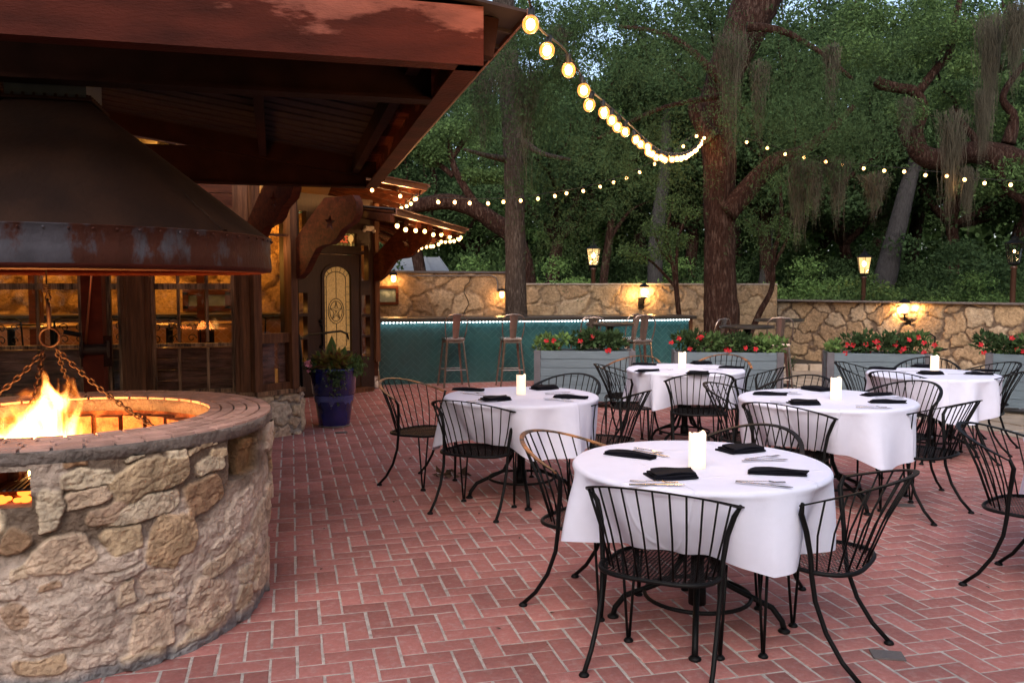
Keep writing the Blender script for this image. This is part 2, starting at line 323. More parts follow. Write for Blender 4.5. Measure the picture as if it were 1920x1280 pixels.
def clip_poly(P,x0,y0,x1,y1):
    for ax,s,v in((0,1,x0),(0,-1,x1),(1,1,y0),(1,-1,y1)):
        Q=[]
        for i in range(len(P)):
            p=P[i];q=P[(i+1)%len(P)];dp=s*(p[ax]-v);dq=s*(q[ax]-v)
            if dp>=0:Q.append(p)
            if dp*dq<0:
                t=dp/(dp-dq);Q.append((p[0]+(q[0]-p[0])*t,p[1]+(q[1]-p[1])*t))
        P=Q
        if len(P)<3:return []
    return P
# ================================================================== GROUND
mb=MB(); mb.prism([(-200,-60),(240,-60),(240,400),(-200,400)],.02,(0,0,-.10)); struct('ground',mb.mesh('ground',mt['grass']))
def herring(x0,y0,x1,y1,w,gx,gy):
    """rectangles of a 90 degree herringbone: (xmin,ymin,xmax,ymax)"""
    out=[]
    for i in range(int(x0/w)-2,int(x1/w)+2):
        for j in range(int(y0/w)-2,int(y1/w)+2):
            k=(i-j)%4
            if k==0: r=(i*w,j*w,(i+2)*w,(j+1)*w)
            elif k==3: r=(i*w,j*w,(i+1)*w,(j+2)*w)
            else: continue
            out.append((r[0]+gx/2,r[1]+gy/2,r[2]-gx/2,r[3]-gy/2))
    return out
def brick_edge(x,y):   # where the brick stops and the flagstones begin
    return (x-6.95)*1.0+(y-9.5)*.17<=0 or (y<7.0 and x<7.35)
V=[];F=[]
g=random.Random(3)
for (a,b,c,d) in herring(-3,1.2,8,14.2,.1065,.0125,.0085):
    cx,cy=(a+c)/2,(b+d)/2
    if not(-2.6<cx<7.6 and 1.6<cy<13.6 and brick_edge(cx,cy)): continue
    if abs(cx)+abs(cy)>0 and cx<-.3 and cy>9.1: continue
    j=lambda s:g.uniform(-s,s)
    a+=j(.0022);b+=j(.002);c+=j(.0022);d+=j(.002); z=j(.0011); tx,ty=j(.006),j(.006); rot=j(.006)
    k=len(V); e=.004
    for (q,zz) in ((0,-.012),(0,-.002),(e,0)):
        for (x,y) in((a+q,b+q),(c-q,b+q),(c-q,d-q),(a+q,d-q)):
            dx,dy=x-cx,y-cy; V.append((cx+dx-dy*rot,cy+dy+dx*rot,zz+z+(tx*dx+ty*dy if zz==0 else 0)))
    for L0 in(0,4):
        for i in range(4): F.append((k+L0+i,k+L0+(i+1)%4,k+L0+4+(i+1)%4,k+L0+4+i))
    F.append((k+8,k+9,k+10,k+11))
struct('brick_paving',np_mesh('brick_paving',V,F,mt['brick']))
mb=MB(); mb.prism([(-3,1.2),(7.6,1.2),(7.6,13.8),(-3,13.8)],.03,(0,0,-.0325)); struct('paving_bed',mb.mesh('paving_bed',mt['mortar']))
# flagstone ground beyond the brick
mb=MB(); g=random.Random(5); cells=[]
x=6.9
for i in range(14):
    y=3.0
    while y<17:
        h=g.uniform(.45,.9); w=.62; X0=6.6+i*w+g.uniform(-.05,.05)
        p=[(X0+.03,y+.03),(X0+w-.03,y+.02+g.uniform(0,.06)),(X0+w-.02,y+h-.03),(X0+.02,y+h-.02-g.uniform(0,.06))]
        cx,cy=X0+w/2,y+h/2
        if (not brick_edge(cx-.3,cy) or cx>7.5): mb.prism(p,.05,(0,0,-.045+g.uniform(-.002,.002)))
        y+=h
    x+=.6
struct('flagstone_path',mb.mesh('flagstone_path',mt['flag']))
mb=MB(); mb.prism([(6.4,3),(22,3),(22,17),(6.4,17)],.03,(0,0,-.042)); struct('gravel_ground',mb.mesh('gravel_ground',mt['mortar']))
# ================================================================== FIRE PIT
PX0,PY0=-1.05,4.45; HR=.94
pit=thing('fire_pit','round waist high stone fire pit with brick tiled rim, burning at the left','fire pit',(PX0,PY0,0))
nu,nv=1100,190; L=2*PI*.9
g=np.random.default_rng(11)
u=np.linspace(0,L,nu,endpoint=False);v=np.linspace(0,.885,nv);U,Vv=np.meshgrid(u,v,indexing='ij')
wu=U+(vnoise(U*4,Vv*4,21,2)-.5)*.11+(vnoise(U*16,Vv*16,24)-.5)*.035; wv=Vv+(vnoise(U*4,Vv*4,22,2)-.5)*.10+(vnoise(U*16,Vv*16,25)-.5)*.03
TH=U/.9
def ang(px,py,R_=.92):   # where the ray meets the near side of the pit: angle and height
    r=ray(px,py); ox,oy=-PX0,-PY0; A=r.x*r.x+r.y*r.y;B=2*(ox*r.x+oy*r.y);Cc=ox*ox+oy*oy-R_**2; D=B*B-4*A*Cc
    if D<0: return None
    s=(-B-math.sqrt(D))/(2*A); q=C0+r*s; return math.atan2(q.y-PY0,q.x-PX0)%(2*PI),q.z
sd_=np.full(U.shape,9.);sid=np.zeros(U.shape,int);st=[];y=-.02
while y<.88:
    h=g.uniform(.10,.20); x=g.uniform(-.2,0)
    while x<L:
        w=g.uniform(.16,.50) if h<.14 else g.uniform(.20,.42)
        hh=h*g.uniform(.7,1.05); st.append((x+w/2,y+h/2+g.uniform(-.02,.02),w/2*.96,hh/2*.99,g.uniform(-.22,.22),g.uniform(2.4,5.5)));x+=w
    y+=h
CRM=(.50,.405,.295);TAN=(.42,.31,.20);OCH=(.38,.255,.15);PNK=(.50,.365,.26);BRN=(.27,.16,.09);GRY=(.43,.34,.28)
HAND=[(278,160,100,33,0,CRM,0,1),(512,172,148,60,12,TAN,0,1.2),(738,135,50,30,8,CRM,0,1),(275,230,76,30,3,PNK,.1,.8),(500,277,135,30,9,CRM,.15,.9),(150,272,42,72,-2,CRM,.1,.9),(208,430,98,68,-4,PNK,.15,1.1),(418,380,78,40,8,TAN,0,1.1),
 (600,385,80,98,-12,OCH,.1,.5),(715,232,62,45,5,BRN,.1,.7),(40,372,46,42,0,BRN,.1,.8),(400,458,95,30,6,GRY,.5,.8),(440,512,75,18,4,GRY,.3,.9),(575,545,66,46,5,PNK,.5,.6),(560,645,78,20,8,PNK,.3,.9),(448,592,30,50,0,TAN,.45,.6),
 (760,595,62,85,-28,PNK,.35,.7),(800,432,56,36,32,TAN,.4,.8),(800,352,58,28,28,GRY,.5,.8),(555,722,82,52,6,PNK,.3,.7),(735,690,100,28,24,TAN,.3,.9),(245,700,165,88,-3,GRY,.35,.5),(530,805,84,32,8,TAN,.2,.9),(720,745,95,36,26,PNK,.2,.9),
 (340,835,88,30,-8,GRY,.1,.6),(160,850,90,34,0,OCH,.2,.6),(60,655,46,62,6,BRN,.3,.6),(35,545,40,38,0,GRY,.4,.6),(180,540,36,14,-6,BRN,.2,.7),(870,590,26,50,-10,TAN,.2,.9),(868,500,26,30,10,CRM,.2,.8),(855,250,58,40,20,GRY,.6,.6),(915,330,20,60,-4,CRM,.3,.8),(912,470,18,50,-6,TAN,.2,.8),
 (895,20,20,18,0,CRM,0,.8),(600,76,36,15,6,CRM,0,.8),(475,103,36,9,0,CRM,0,.8),(700,66,52,13,6,TAN,.1,.8),(345,300,60,34,3,BRN,.3,.6),(240,108,46,12,-3,BRN,0,.6),(640,455,36,30,0,GRY,.7,.4),(330,620,70,60,0,GRY,.8,.4),(640,620,40,70,10,GRY,.7,.5),(90,480,30,26,0,TAN,.4,.6),(600,850,60,20,8,GRY,.1,.8),(760,800,66,22,28,GRY,.1,.8),(880,660,30,40,-6,GRY,.2,.8),(760,90,30,16,8,TAN,0,.7),(860,395,36,26,20,CRM,.4,.7)]
U_lo=(ang(-30,900)[0])*.9; U_hi=ang(499,900)[0]*.9+.02 if ang(499,900) else 2*PI*.9
st=[q for q in st if not(U_lo-.12<q[0]<5.5)]
hc=[None]*len(st)
for (x,y,hw,hh,ro,colr,cvr,rel) in HAND:
    px,py=x*.5292,806+y*.5292; A1=ang(px,py); L1=ang(px-hw*.5,py);R1_=ang(px+hw*.5,py)
    if A1 is None: continue
    hwu=((R1_[0]-L1[0])*.9/2*1.058 if (R1_ and L1) else hw*.0028)
    zt_=ang(px,py-hh*.5); zb_=ang(px,py+hh*.5); hhz=(zt_[1]-zb_[1])/2*1.058 if zt_ and zb_ else .04
    st.append((A1[0]*.9,A1[1],max(hwu*1.05,.012),max(hhz*1.08,.01),R(ro)*.9,(4.,6.5,3.2,9.)[len(st)%4])); hc.append((colr,cvr,rel))
st=np.array(st)
for k,(cx,cy,a,b,ro,pw) in enumerate(st):
    sel=np.where((abs(u-cx)<a*1.6+.1))[0]
    if len(sel)==0: continue
    du=wu[sel]-cx;dv=wv[sel]-cy; p=du*math.cos(ro)+dv*math.sin(ro);q=-du*math.sin(ro)+dv*math.cos(ro)
    d=(np.abs(p/a)**pw+np.abs(q/b)**pw)**(1/pw)
    cur=sd_[sel];m=d<cur; cur[m]=d[m]; sd_[sel]=cur; t=sid[sel];t[m]=k;sid[sel]=t
mask=1-sstep(.90,1.02,sd_); rc=g.random((len(st),4))[sid]
cover=np.maximum(sstep(.58,.40,Vv+(vnoise(U*2.2,Vv*2.2,31)-.5)*.6),.75*sstep(.58,.66,vnoise(U*3.5+5,Vv*3.5,33,4)))      # plaster smeared over the lower courses
dU=(U-st[sid][...,0]);dV=(Vv-st[sid][...,1]); facet=(rc[...,1]-.5)*.14*dU+(rc[...,2]-.5)*.22*dV
hrel_=np.array([h[2] if h else 1. for h in hc])[sid]; relief=mask*(.024*(.6+.8*rc[...,0])+facet)*hrel_*(1-.35*cover); n1=vnoise(U*7,Vv*7,41,6);n2=vnoise(U*30,Vv*30,42,4);n3=vnoise(U*2,Vv*6,43,5)
rdg=np.abs(vnoise(U*9,Vv*13,51,5)-.5)*2
disp=relief+.024*(n1-.5)+.009*(n2-.5)+.020*(n3-.5)+.012*cover-.006*sstep(.10,.0,rdg)*(.3+.7*mask)
t=rc[...,1][...,None]; c=hexc((.34,.21,.11))*(1-t)+hexc((.46,.37,.27))*t; k=(rc[...,2]>.72)[...,None]; c=np.where(k,hexc((.30,.17,.09)),c); k=(rc[...,3]>.8)[...,None]; c=np.where(k,hexc((.50,.40,.28)),c)
c=c*(.62+.75*vnoise(U*6,Vv*6,44,5)[...,None]); m=mask[...,None]; mo=hexc((.14,.10,.075))*(.7+.6*n1[...,None]); c=c*m+mo*(1-m)
hcol=np.array([h[0] if h else (0,0,0) for h in hc]);hflag=np.array([1. if h else 0. for h in hc]);hcv=np.array([h[1] if h else 0. for h in hc]);hrel=np.array([h[2] if h else 1. for h in hc])
hf=(hflag[sid]*mask)[...,None]; c=c*(1-hf)+hcol[sid]*(.62+.7*vnoise(U*8,Vv*8,46,6)[...,None])*hf
pl=hexc((.46,.37,.31))*(.7+.6*n1[...,None]); cvh=hcv[sid]*(.6+.8*vnoise(U*11,Vv*11,47,4)); cv=(np.where((hflag[sid]>0)&(mask>.3),np.minimum(cvh,1)*mask+cover*.85*(1-mask),cover*.85*(1-.45*mask*(rc[...,0]>.4))))[...,None]; c=c*(1-cv)+pl*cv
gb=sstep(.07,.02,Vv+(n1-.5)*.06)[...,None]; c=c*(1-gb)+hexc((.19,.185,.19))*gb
rad=.885+.045*(Vv/.885)+disp
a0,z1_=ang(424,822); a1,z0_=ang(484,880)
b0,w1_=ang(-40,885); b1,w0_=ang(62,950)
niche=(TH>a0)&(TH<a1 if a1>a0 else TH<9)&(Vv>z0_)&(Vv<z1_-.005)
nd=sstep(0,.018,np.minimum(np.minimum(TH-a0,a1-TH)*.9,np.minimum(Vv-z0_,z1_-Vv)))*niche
blk=sstep(a0+.40*(a1-a0),a0+.46*(a1-a0),TH); rad=rad-.22*nd*(1-.82*blk); c=c*(1-(nd*(1-blk))[...,None]*.85); bm=(nd*blk)[...,None]; c=c*(1-bm)+hexc((.20,.115,.055))*(.5+n1[...,None])*bm  # left part of the niche painted darker, standing in for shade in the recess
P=np.stack([PX0+rad*np.cos(TH),PY0+rad*np.sin(TH),Vv],-1).reshape(-1,3)
Fq=grid_faces(nu,nv,True); ctr=((TH>b0)&(TH<b1)&(Vv>w0_)&(Vv<w1_)).reshape(-1); keep=~(ctr[Fq].all(1)); Fq=Fq[keep]
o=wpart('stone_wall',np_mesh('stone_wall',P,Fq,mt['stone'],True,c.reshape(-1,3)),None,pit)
# lining of the fire opening and the inner wall
mt['innerstone']=mat('fire_lining',(.30,.13,.06),.9,var=.4,vscale=9,bump=.8,bscale=40,col2=(.12,.05,.03))
def arc_wall(mb,r,a,b,z0,z1,n=24):
    vs=[];
    for i in range(n+1):
        t=a+(b-a)*i/n
        for z in(z0,z1): vs.append((PX0+r*math.cos(t),PY0+r*math.sin(t),z))
    mb.add(vs,[(2*i,2*i+1,2*i+3,2*i+2) for i in range(n)])
mb=MB(); arc_wall(mb,.66,b1,b0+2*PI,.30,HR-.03,90); arc_wall(mb,.66,b0,b1,.30,w0_,8); arc_wall(mb,.66,b0,b1,w1_,HR-.03,8)
for t in(b0,b1): mb.add([(PX0+r_*math.cos(t),PY0+r_*math.sin(t),z) for r_,z in((.66,w0_),(.92,w0_),(.92,w1_),(.66,w1_))],[(0,1,2,3)])
for z in(w0_,w1_):
    vs=[(PX0+r_*math.cos(b0+(b1-b0)*i/8),PY0+r_*math.sin(b0+(b1-b0)*i/8),z) for i in range(9) for r_ in(.66,.92)]; mb.add(vs,[(2*i,2*i+1,2*i+3,2*i+2) for i in range(8)])
mb.lathe([(.001,.46),(.4,.47),(.66,.45)],(PX0,PY0,0),48)
# protruding fire bricks round the inside
for i in range(26):
    t=2*PI*i/26; h=.10 if i%3 else .02
    mb.box((PX0+.62*math.cos(t),PY0+.62*math.sin(t),.74+h*.1),(.09,.115,.20),rz=t)
wpart('inner_lining',mb,mt['innerstone'],pit)
# rim: mortar ring and small brick tiles
mb=MB(); prof=[(.64,.87),(.64,.928),(.65,.934),(.944,.934),(.950,.926),(.948,.91),(.944,.892),(.936,.878),(.90,.87),(.64,.87)]
nn=220;vs=[];g2=random.Random(4)
for j in range(nn):
    t=2*PI*j/nn
    for (r_,z) in prof:
        e=.005*(math.sin(9*t+z*40)+math.sin(23*t+r_*9)+g2.uniform(-1.2,1.2)) if r_>.93 and z<.93 else 0
        vs.append((PX0+(r_+e)*math.cos(t),PY0+(r_+e)*math.sin(t),z+ (e*.5 if z<.9 else 0)))
K=len(prof); mb.add(vs,[(j*K+i,((j+1)%nn)*K+i,((j+1)%nn)*K+(i+1)%K,j*K+(i+1)%K) for j in range(nn) for i in range(K)])
mt['rimmortar']=mat('rim_mortar',(.13,.105,.095),.9,var=.3,vscale=6,bump=.8,bscale=50)
rim=wpart('rim',mb,mt['rimmortar'],pit,True)
mb=MB()
for k,(r0,r1) in enumerate(((.648,.698),(.708,.758),(.768,.820),(.830,.882),(.892,.941))):
    n=int(2*PI*r0/.105); off=random.Random(k).uniform(0,1)
    for i in range(n):
        t0=2*PI*(i+off)/n+.006/r0;t1=2*PI*(i+1+off)/n-.006/r0; dz=g2.uniform(-.0015,.002)
        vs=[]
        for z in(.93,.944+dz):
            for (r_,t) in((r0,t0),(r1,t0),(r1,(t0+t1)/2),(r1,t1),(r0,t1),(r0,(t0+t1)/2)): vs.append((PX0+r_*math.cos(t),PY0+r_*math.sin(t),z))
        mb.add(vs,[(6,7,8,9,10,11)]+[(q,(q+1)%6,6+(q+1)%6,6+q) for q in range(6)])
mt['rimtile']=mat('rim_brick',(.43,.26,.22),.75,var=.2,vscale=4,island=.18,bump=.3,bscale=90)
wpart('rim_tiles',mb,mt['rimtile'],rim)
# grate with glowing ash seen through the opening
tm=(b0+b1)/2
mb=MB()
for i in range(9):
    q=.70+.02*i; mb.tube([(PX0+r_*math.cos(t)+.0,PY0+r_*math.sin(t),w0_+.05) for t in np.linspace(b0,b1,6) for r_ in(q-.02,)],.005,5)
for t in np.linspace(b0,b1,9): mb.tube([(PX0+.6*math.cos(t),PY0+.6*math.sin(t),w0_+.056),(PX0+.86*math.cos(t),PY0+.86*math.sin(t),w0_+.056)],.005,5)
wpart('grate',mb,mt['chain'],pit)
mb=MB(); g2=random.Random(8)
for i in range(60):
    t=g2.uniform(b0-.1,b1+.1); r_=g2.uniform(.35,.85) ; mb.ball((PX0+r_*math.cos(t),PY0+r_*math.sin(t),(w0_+.012 if r_>.64 else .47)),g2.uniform(.012,.026),5,.6)
wpart('embers',mb,mt['ember'],pit)
# ---- flames: a glowing volume shaped by noise
def flame_mat():
    m=bpy.data.materials.new('flame'); m.use_nodes=True;N=m.node_tree.nodes;L=m.node_tree.links;N.clear()
    tc=N.new('ShaderNodeTexCoord'); sp=N.new('ShaderNodeSeparateXYZ'); L.new(tc.outputs['Object'],sp.inputs[0])
    def mth(op,a,b=None,c=None):
        n=N.new('ShaderNodeMath'); n.operation=op
        for i,x in enumerate((a,b,c)):
            if x is None: continue
            if isinstance(x,(int,float)): n.inputs[i].default_value=x
            else: L.new(x,n.inputs[i])
        return n.outputs[0]
    mp=N.new('ShaderNodeMapping'); mp.inputs['Scale'].default_value=(5.2,5.2,2.3); mp.inputs['Rotation'].default_value=(0,.35,0); L.new(tc.outputs['Object'],mp.inputs[0])
    nz=N.new('ShaderNodeTexNoise'); nz.inputs['Scale'].default_value=1.25; nz.inputs['Detail'].default_value=4; nz.inputs['Distortion'].default_value=1.3; L.new(mp.outputs[0],nz.inputs['Vector'])
    x,y,z=sp.outputs
    # drifting to the right as it rises; body radius shrinks with height
    xs=mth('SUBTRACT',x,mth('MULTIPLY',z,.35)); r2=mth('SQRT',mth('ADD',mth('MULTIPLY',xs,xs),mth('MULTIPLY',mth('MULTIPLY',y,y),1.4)))
    hgt=mth('SUBTRACT',.50,mth('MULTIPLY',r2,.95))         # flame height by distance from the middle
    hz=mth('DIVIDE',z,mth('MAXIMUM',hgt,.02))
    n2=mth('MULTIPLY',mth('SUBTRACT',nz.outputs[0],.5),3.4)
    d=mth('SUBTRACT',mth('ADD',n2,.78),hz)
    mr=N.new('ShaderNodeMapRange'); mr.inputs[1].default_value=0; mr.inputs[2].default_value=.55; L.new(d,mr.inputs[0])
    cr=N.new('ShaderNodeValToRGB'); e=cr.color_ramp.elements; e[0].position=0; e[0].color=(1,.12,.01,1); e[1].position=.85; e[1].color=(1,.55,.16,1); el=cr.color_ramp.elements.new(.35); el.color=(1,.28,.035,1)
    L.new(mr.outputs[0],cr.inputs[0])
    em=N.new('ShaderNodeEmission'); L.new(cr.outputs[0],em.inputs[0]); L.new(mth('MULTIPLY',mth('POWER',mr.outputs[0],1.5),75.),em.inputs[1])
    o=N.new('ShaderNodeOutputMaterial'); L.new(em.outputs[0],o.inputs['Volume']); m.cycles.volume_sampling='DISTANCE'; m.cycles.emission_sampling='NONE'; return m
FX,FY,FZ=gz(95,800,.80).x,PY0,.60
mb=MB(); mb.box((0,0,.32),(1.15,.9,.64))
fl=tag(link('flames',mb.mesh('flames',flame_mat()),None,(FX-.05,FY,FZ)),'bright yellow and orange flames rising in the stone fire pit','fire')
for dx,dy,dz,p in((0,0,.32,20),(-.3,-.1,.25,9),(.25,.1,.22,7)): lamp('fire_light',(FX+dx,FY+dy,FZ+dz),p,(1,.25,.045),.12,None).name='fire_light'
# logs
for k,(dx,dy,rz) in enumerate(((-.1,0,.3),(.12,.08,-.5),(0,-.12,1.2))):
    mb=MB(); pts=[(-.32,0,0),(-.1,.01,.01),(.1,-.01,.005),(.33,0,0)]; mb.tube(pts,[.045,.055,.05,.04],9)
    tag(link('log',mb.mesh('log',mat('charred_log',(.02,.012,.01),.9,bump=1,bscale=30)),None,(FX+dx,FY+dy,.53),rz),['charred log lying in the fire nearest the left','charred log under the right of the flames','charred log lying crosswise at the front of the fire'][k],'log',group='logs in the fire')
# ================================================================== HOOD
hood=thing('fire_hood','huge rusty metal cone hood with a worn grey band hanging over the fire pit','fire hood',(PX0,PY0,1.62))
c0=(PX0,PY0,0)
mb=MB(); nh=96; vs=[]; rows=14
for k in range(rows+1):
    t=k/rows; R1=.955*(1-t)+.178*t; z=1.785+(2.385-1.785)*t; e=2+6*t*t*t
    for j in range(nh):
        a=2*PI*j/nh; c,q=abs(math.cos(a)),abs(math.sin(a)); rr=R1/((c**e+q**e)**(1/e)); dn=.004*math.sin(5*a+t*4)*(1-t); vs.append((PX0+(rr+dn)*math.cos(a),PY0+(rr+dn)*math.sin(a),z))
mb.add(vs,[(k*nh+j,k*nh+(j+1)%nh,(k+1)*nh+(j+1)%nh,(k+1)*nh+j) for k in range(rows) for j in range(nh)])
wpart('cone',mb,mt['hood'],hood,True)
mb=MB()
for a in(R(-122),R(-35),R(60),R(150)):
    mb.bar((PX0+.95*math.cos(a),PY0+.95*math.sin(a),1.795),(PX0+.20*math.cos(a),PY0+.20*math.sin(a),2.385),.022,.008)
wpart('seam_strip',mb,mt['hood'],hood)
mb=MB()
for i in range(72):
    t=2*PI*i/72; mb.ball((PX0+.962*math.cos(t),PY0+.962*math.sin(t),1.772),.0055,5)
wpart('rivets',mb,mt['hoodband'],hood)
mb=MB(); mb.lathe([(.955,1.632),(.96,1.64),(.955,1.70),(.955,1.782),(.961,1.787),(.945,1.79),(.94,1.66)],c0,128); wpart('band',mb,mt['hoodband'],hood,True)
mb=MB(); mb.lathe([(.96,1.64),(.955,1.622),(.91,1.615),(.905,1.63),(.94,1.66)],c0,128); wpart('lower_lip',mb,mt['rust'],hood,True)
mb=MB(); mb.box((PX0,PY0,2.392),(.39,.39,.014))
for i in range(9):
    for sx,sy in((i*.045-.18,-.19),(i*.045-.18,.19),(.19,i*.045-.18),(-.19,i*.045-.18)): mb.lathe([(.006,2.399),(.006,2.412),(.001,2.414)],(PX0+sx*.97,PY0+sy*.97,0),6)
wpart('flange',mb,mt['darkrust'],hood)
mb=MB(); mb.box((PX0,PY0,3.15),(.335,.335,1.5)); wpart('chimney',mb,mat('galvanised_duct',(.07,.075,.10),.5,.3,var=.15),hood)
# ================================================================== CHAINS
rc_=gd(93,632,4.42)
ch=thing('chain_hanger','rusty iron ring with four chains hanging above the fire','chain hanger',(rc_.x,rc_.y,rc_.z))
mb=MB(); mb.tube([(rc_.x+.052*math.cos(t)*math.cos(YAW),rc_.y-.052*math.cos(t)*math.sin(YAW),rc_.z+.048*math.sin(t)) for t in np.linspace(0,2*PI,29)[:-1]],.0065,8,closed=True); wpart('ring',mb,mt['chain'],ch,True)
mb=MB(); mb.tube([(rc_.x,rc_.y,rc_.z+.045),(rc_.x,rc_.y,rc_.z+.15),(rc_.x-.006,rc_.y,rc_.z+.2)],[.011,.011,.007],8)
mb.tube([(rc_.x-.004,rc_.y,rc_.z+.18),(rc_.x-.014,rc_.y,rc_.z+.205),(rc_.x,rc_.y,rc_.z+.235),(rc_.x+.012,rc_.y,rc_.z+.205),(rc_.x,rc_.y,rc_.z+.18)],.005,6)
wpart('hook',mb,mt['chain'],ch,True)
mb=MB(); mb.tube([(rc_.x-.006,rc_.y,rc_.z+.225),(rc_.x-.004,rc_.y,rc_.z+.9)],.004,6)
for i in range(5): mb.tube([(rc_.x-.006+.016*math.cos(t),rc_.y+.016*math.sin(t),rc_.z+.228+.009*i+.002*t) for t in np.linspace(0,5.5,10)],.0035,5)
wpart('wire',mb,mt['chain'],ch)
def chain_mesh(a,b,sag=.03,link_l=.036,wr=.0045):
    a=Vector(a);b=Vector(b);L=(b-a).length;n=int(L/(link_l*.80));mb=MB()
    for i in range(n):
        t=(i+.5)/n; p=a.lerp(b,t)+Vector((0,0,-4*sag*t*(1-t))); d=(b-a).normalized()+Vector((0,0,-4*sag*(1-2*t)/L)); d.normalize()
        x=d.cross(Vector((0,1,0))).normalized(); y=d.cross(x); s=x if i%2 else y
        if i%2==0: s=(x*.3+y).normalized()
        pts=[p+d*(math.cos(k)*link_l*.56)+s*(math.sin(k)*link_l*.33) for k in np.linspace(0,2*PI,11)[:-1]]; mb.tube(pts,wr,5,closed=True)
    return mb
ra=gd(82,655,4.42);rb=gd(105,652,4.42)
for (s,e) in((ra,gd(-40,758,4.25)),(ra,gd(42,822,3.98)),(rb,gd(148,752,4.85)),(rb,gd(287,797,4.55))):
    wpart('chain',chain_mesh(s,e),mt['chain'],ch,True)
# ================================================================== CANOPY over the fire
cn=thing('canopy','dark steel framed canopy with rusted red fascia beam over the fire pit','canopy',(.8,3.46,0))
ZB=2.45; X1=.775; YF=3.46; YB=7.95; XL=-5.2
def channel(mb,a,b,h,w=.09,face=1):
    """C channel beam, bottom edge line a-b"""
    a=Vector(a);b=Vector(b); d=(b-a).normalized(); n=Vector((d.y,-d.x,0))*face; z=Vector((0,0,1))
    mb.bar(a+z*h/2+n*-.006,b+z*h/2+n*-.006,.012,h); 
    for zz in(.006,h-.006): mb.bar(a+z*zz-n*(w/2+.012),b+z*zz-n*(w/2+.012),w,.012)
mb=MB(); channel(mb,(XL,YF,ZB),(X1,YF,ZB),.235); o=wpart('fascia_beam',mb,mt['rust'],cn)
mb=MB(); channel(mb,(X1,YB,ZB),(X1,YF+.013,ZB),.235,face=-1); wpart('side_beam',mb,mt['rust'],cn)
mb=MB(); mb.bar((XL,4.20,ZB+.10),(X1-.1,4.20,ZB+.10),.05,.20); mb.bar((XL,4.20,ZB+.006),(X1-.1,4.20,ZB+.006),.12,.014); wpart('cross_beam',mb,mt['darkrust'],cn)
mb=MB(); mb.bar((XL,YB-.03,ZB+.16),(X1-.1,YB-.03,ZB+.16),.05,.31); mb.bar((XL,YB-.03,ZB+.006),(X1-.1,YB-.03,ZB+.006),.12,.014); wpart('cross_beam',mb,mt['darkrust'],cn)
# low pitched metal roof, overhanging the right side, open above the rear beam
XO=.95; XR=-2.5; sl_p=.15
def rz_(x): return ZB+.215+(XO-x)*sl_p
def roofsheet(mb,pts,th=.012):
    P=[Vector(p) for p in pts]; n=(P[1]-P[0]).cross(P[2]-P[0]).normalized()
    if n.z<0: n=-n
    k=len(P); mb.add(P+[p+n*th for p in P],[tuple(range(k)),tuple(range(k,2*k))]+[(i,(i+1)%k,k+(i+1)%k,k+i) for i in range(k)])
for xa_,xb_ in((XO,XR),(-6.,XR)):
    mb=MB(); za=rz_(XO) if xa_>0 else rz_(XR)-.19*3.5; zb_=rz_(XR)
    roofsheet(mb,[(xa_,YF-.03,za),(xa_,YB+.12,za),(xb_,YB+.12,zb_),(xb_,YF-.03,zb_)])
    for i in range(1,20):
        y=YF+i*.23; mb.bar((xa_,y,za-.006),(xb_,y,zb_-.006),.025,.014)
    wpart('roof_sheet',mb,mt['roofmetal'],cn)
mb=MB(); mb.bar((XO+.006,YF-.03,rz_(XO)),(XO+.006,YB+.12,rz_(XO)),.012,.035); wpart('roof_edge_trim',mb,mt['gutter'],cn)
for (xa_,za,ya,xb_,zb_,yb) in((-.14,ZB+.30,YF+.1,-.22,ZB+.30,YB),(X1-.2,ZB+.18,YF+.1,X1-.2,ZB+.18,YB),(-1.6,ZB+.5,YF+.1,-1.6,ZB+.5,YB)):
    mb=MB(); mb.bar((xa_,ya,za),(xb_,yb,zb_),.06,.13); wpart('rafter',mb,mt['darkrust'],cn)
for y in(YF+.12,YB-.1):
    mb=MB(); mb.bar((XO-.1,y,rz_(XO-.1)-.09),(XR,y,rz_(XR)-.09),.06,.16); wpart('rafter',mb,mt['darkrust'],cn)
pc=gd(180,560,7.35)
mb=MB(); mb.box((pc.x,YB-.03,ZB/2),(.16,.16,ZB)); wpart('post',mb,mat('oxblood_post',(.075,.013,.006),.7,0,spec=.1,var=.3,vscale=4,bump=.1),cn)
o=wpart('post',MB().box((XL+1.2,YB-.03,ZB/2),(.16,.16,ZB)),mt['darkrust'],cn)
# winch on the post
w=thing('hand_winch','small rusty hand winch with a copper rod bolted to the dark red post','winch',(pc.x,YB-.13,1.1))
Y=YB-.15
p=gy(178,655,Y); mb=MB(); mb.tube([(p.x-.1,Y,p.z),(p.x+.1,Y,p.z)],.045,14); 
for s in(-.1,.1): mb.tube([(p.x+s-.006,Y,p.z),(p.x+s+.006,Y,p.z)],.075,18)
wpart('drum',mb,mt['chain'],w,False)
mb=MB(); mb.box((p.x,Y+.06,p.z-.02),(.24,.02,.26)); wpart('bracket_plate',mb,mt['darkrust'],w)
h0=gy(152,628,Y-.08);h1=gy(156,710,Y-.05);hh=gy(120,622,Y-.08)
mb=MB(); mb.tube([(p.x-.12,Y,p.z),(h0.x,Y-.06,p.z),h0],.008,6); wpart('crank',mb,mt['chain'],w); mb=MB(); mb.tube([h0,hh],.02,10); wpart('crank_grip',mb,mt['black'],w,True)
mb=MB(); mb.tube([gy(160,652,Y),gy(171,520,Y),gy(178,440,Y)],.009,8); wpart('rod',mb,mat('copper_rod',(.5,.18,.08),.3,.8),w,True)
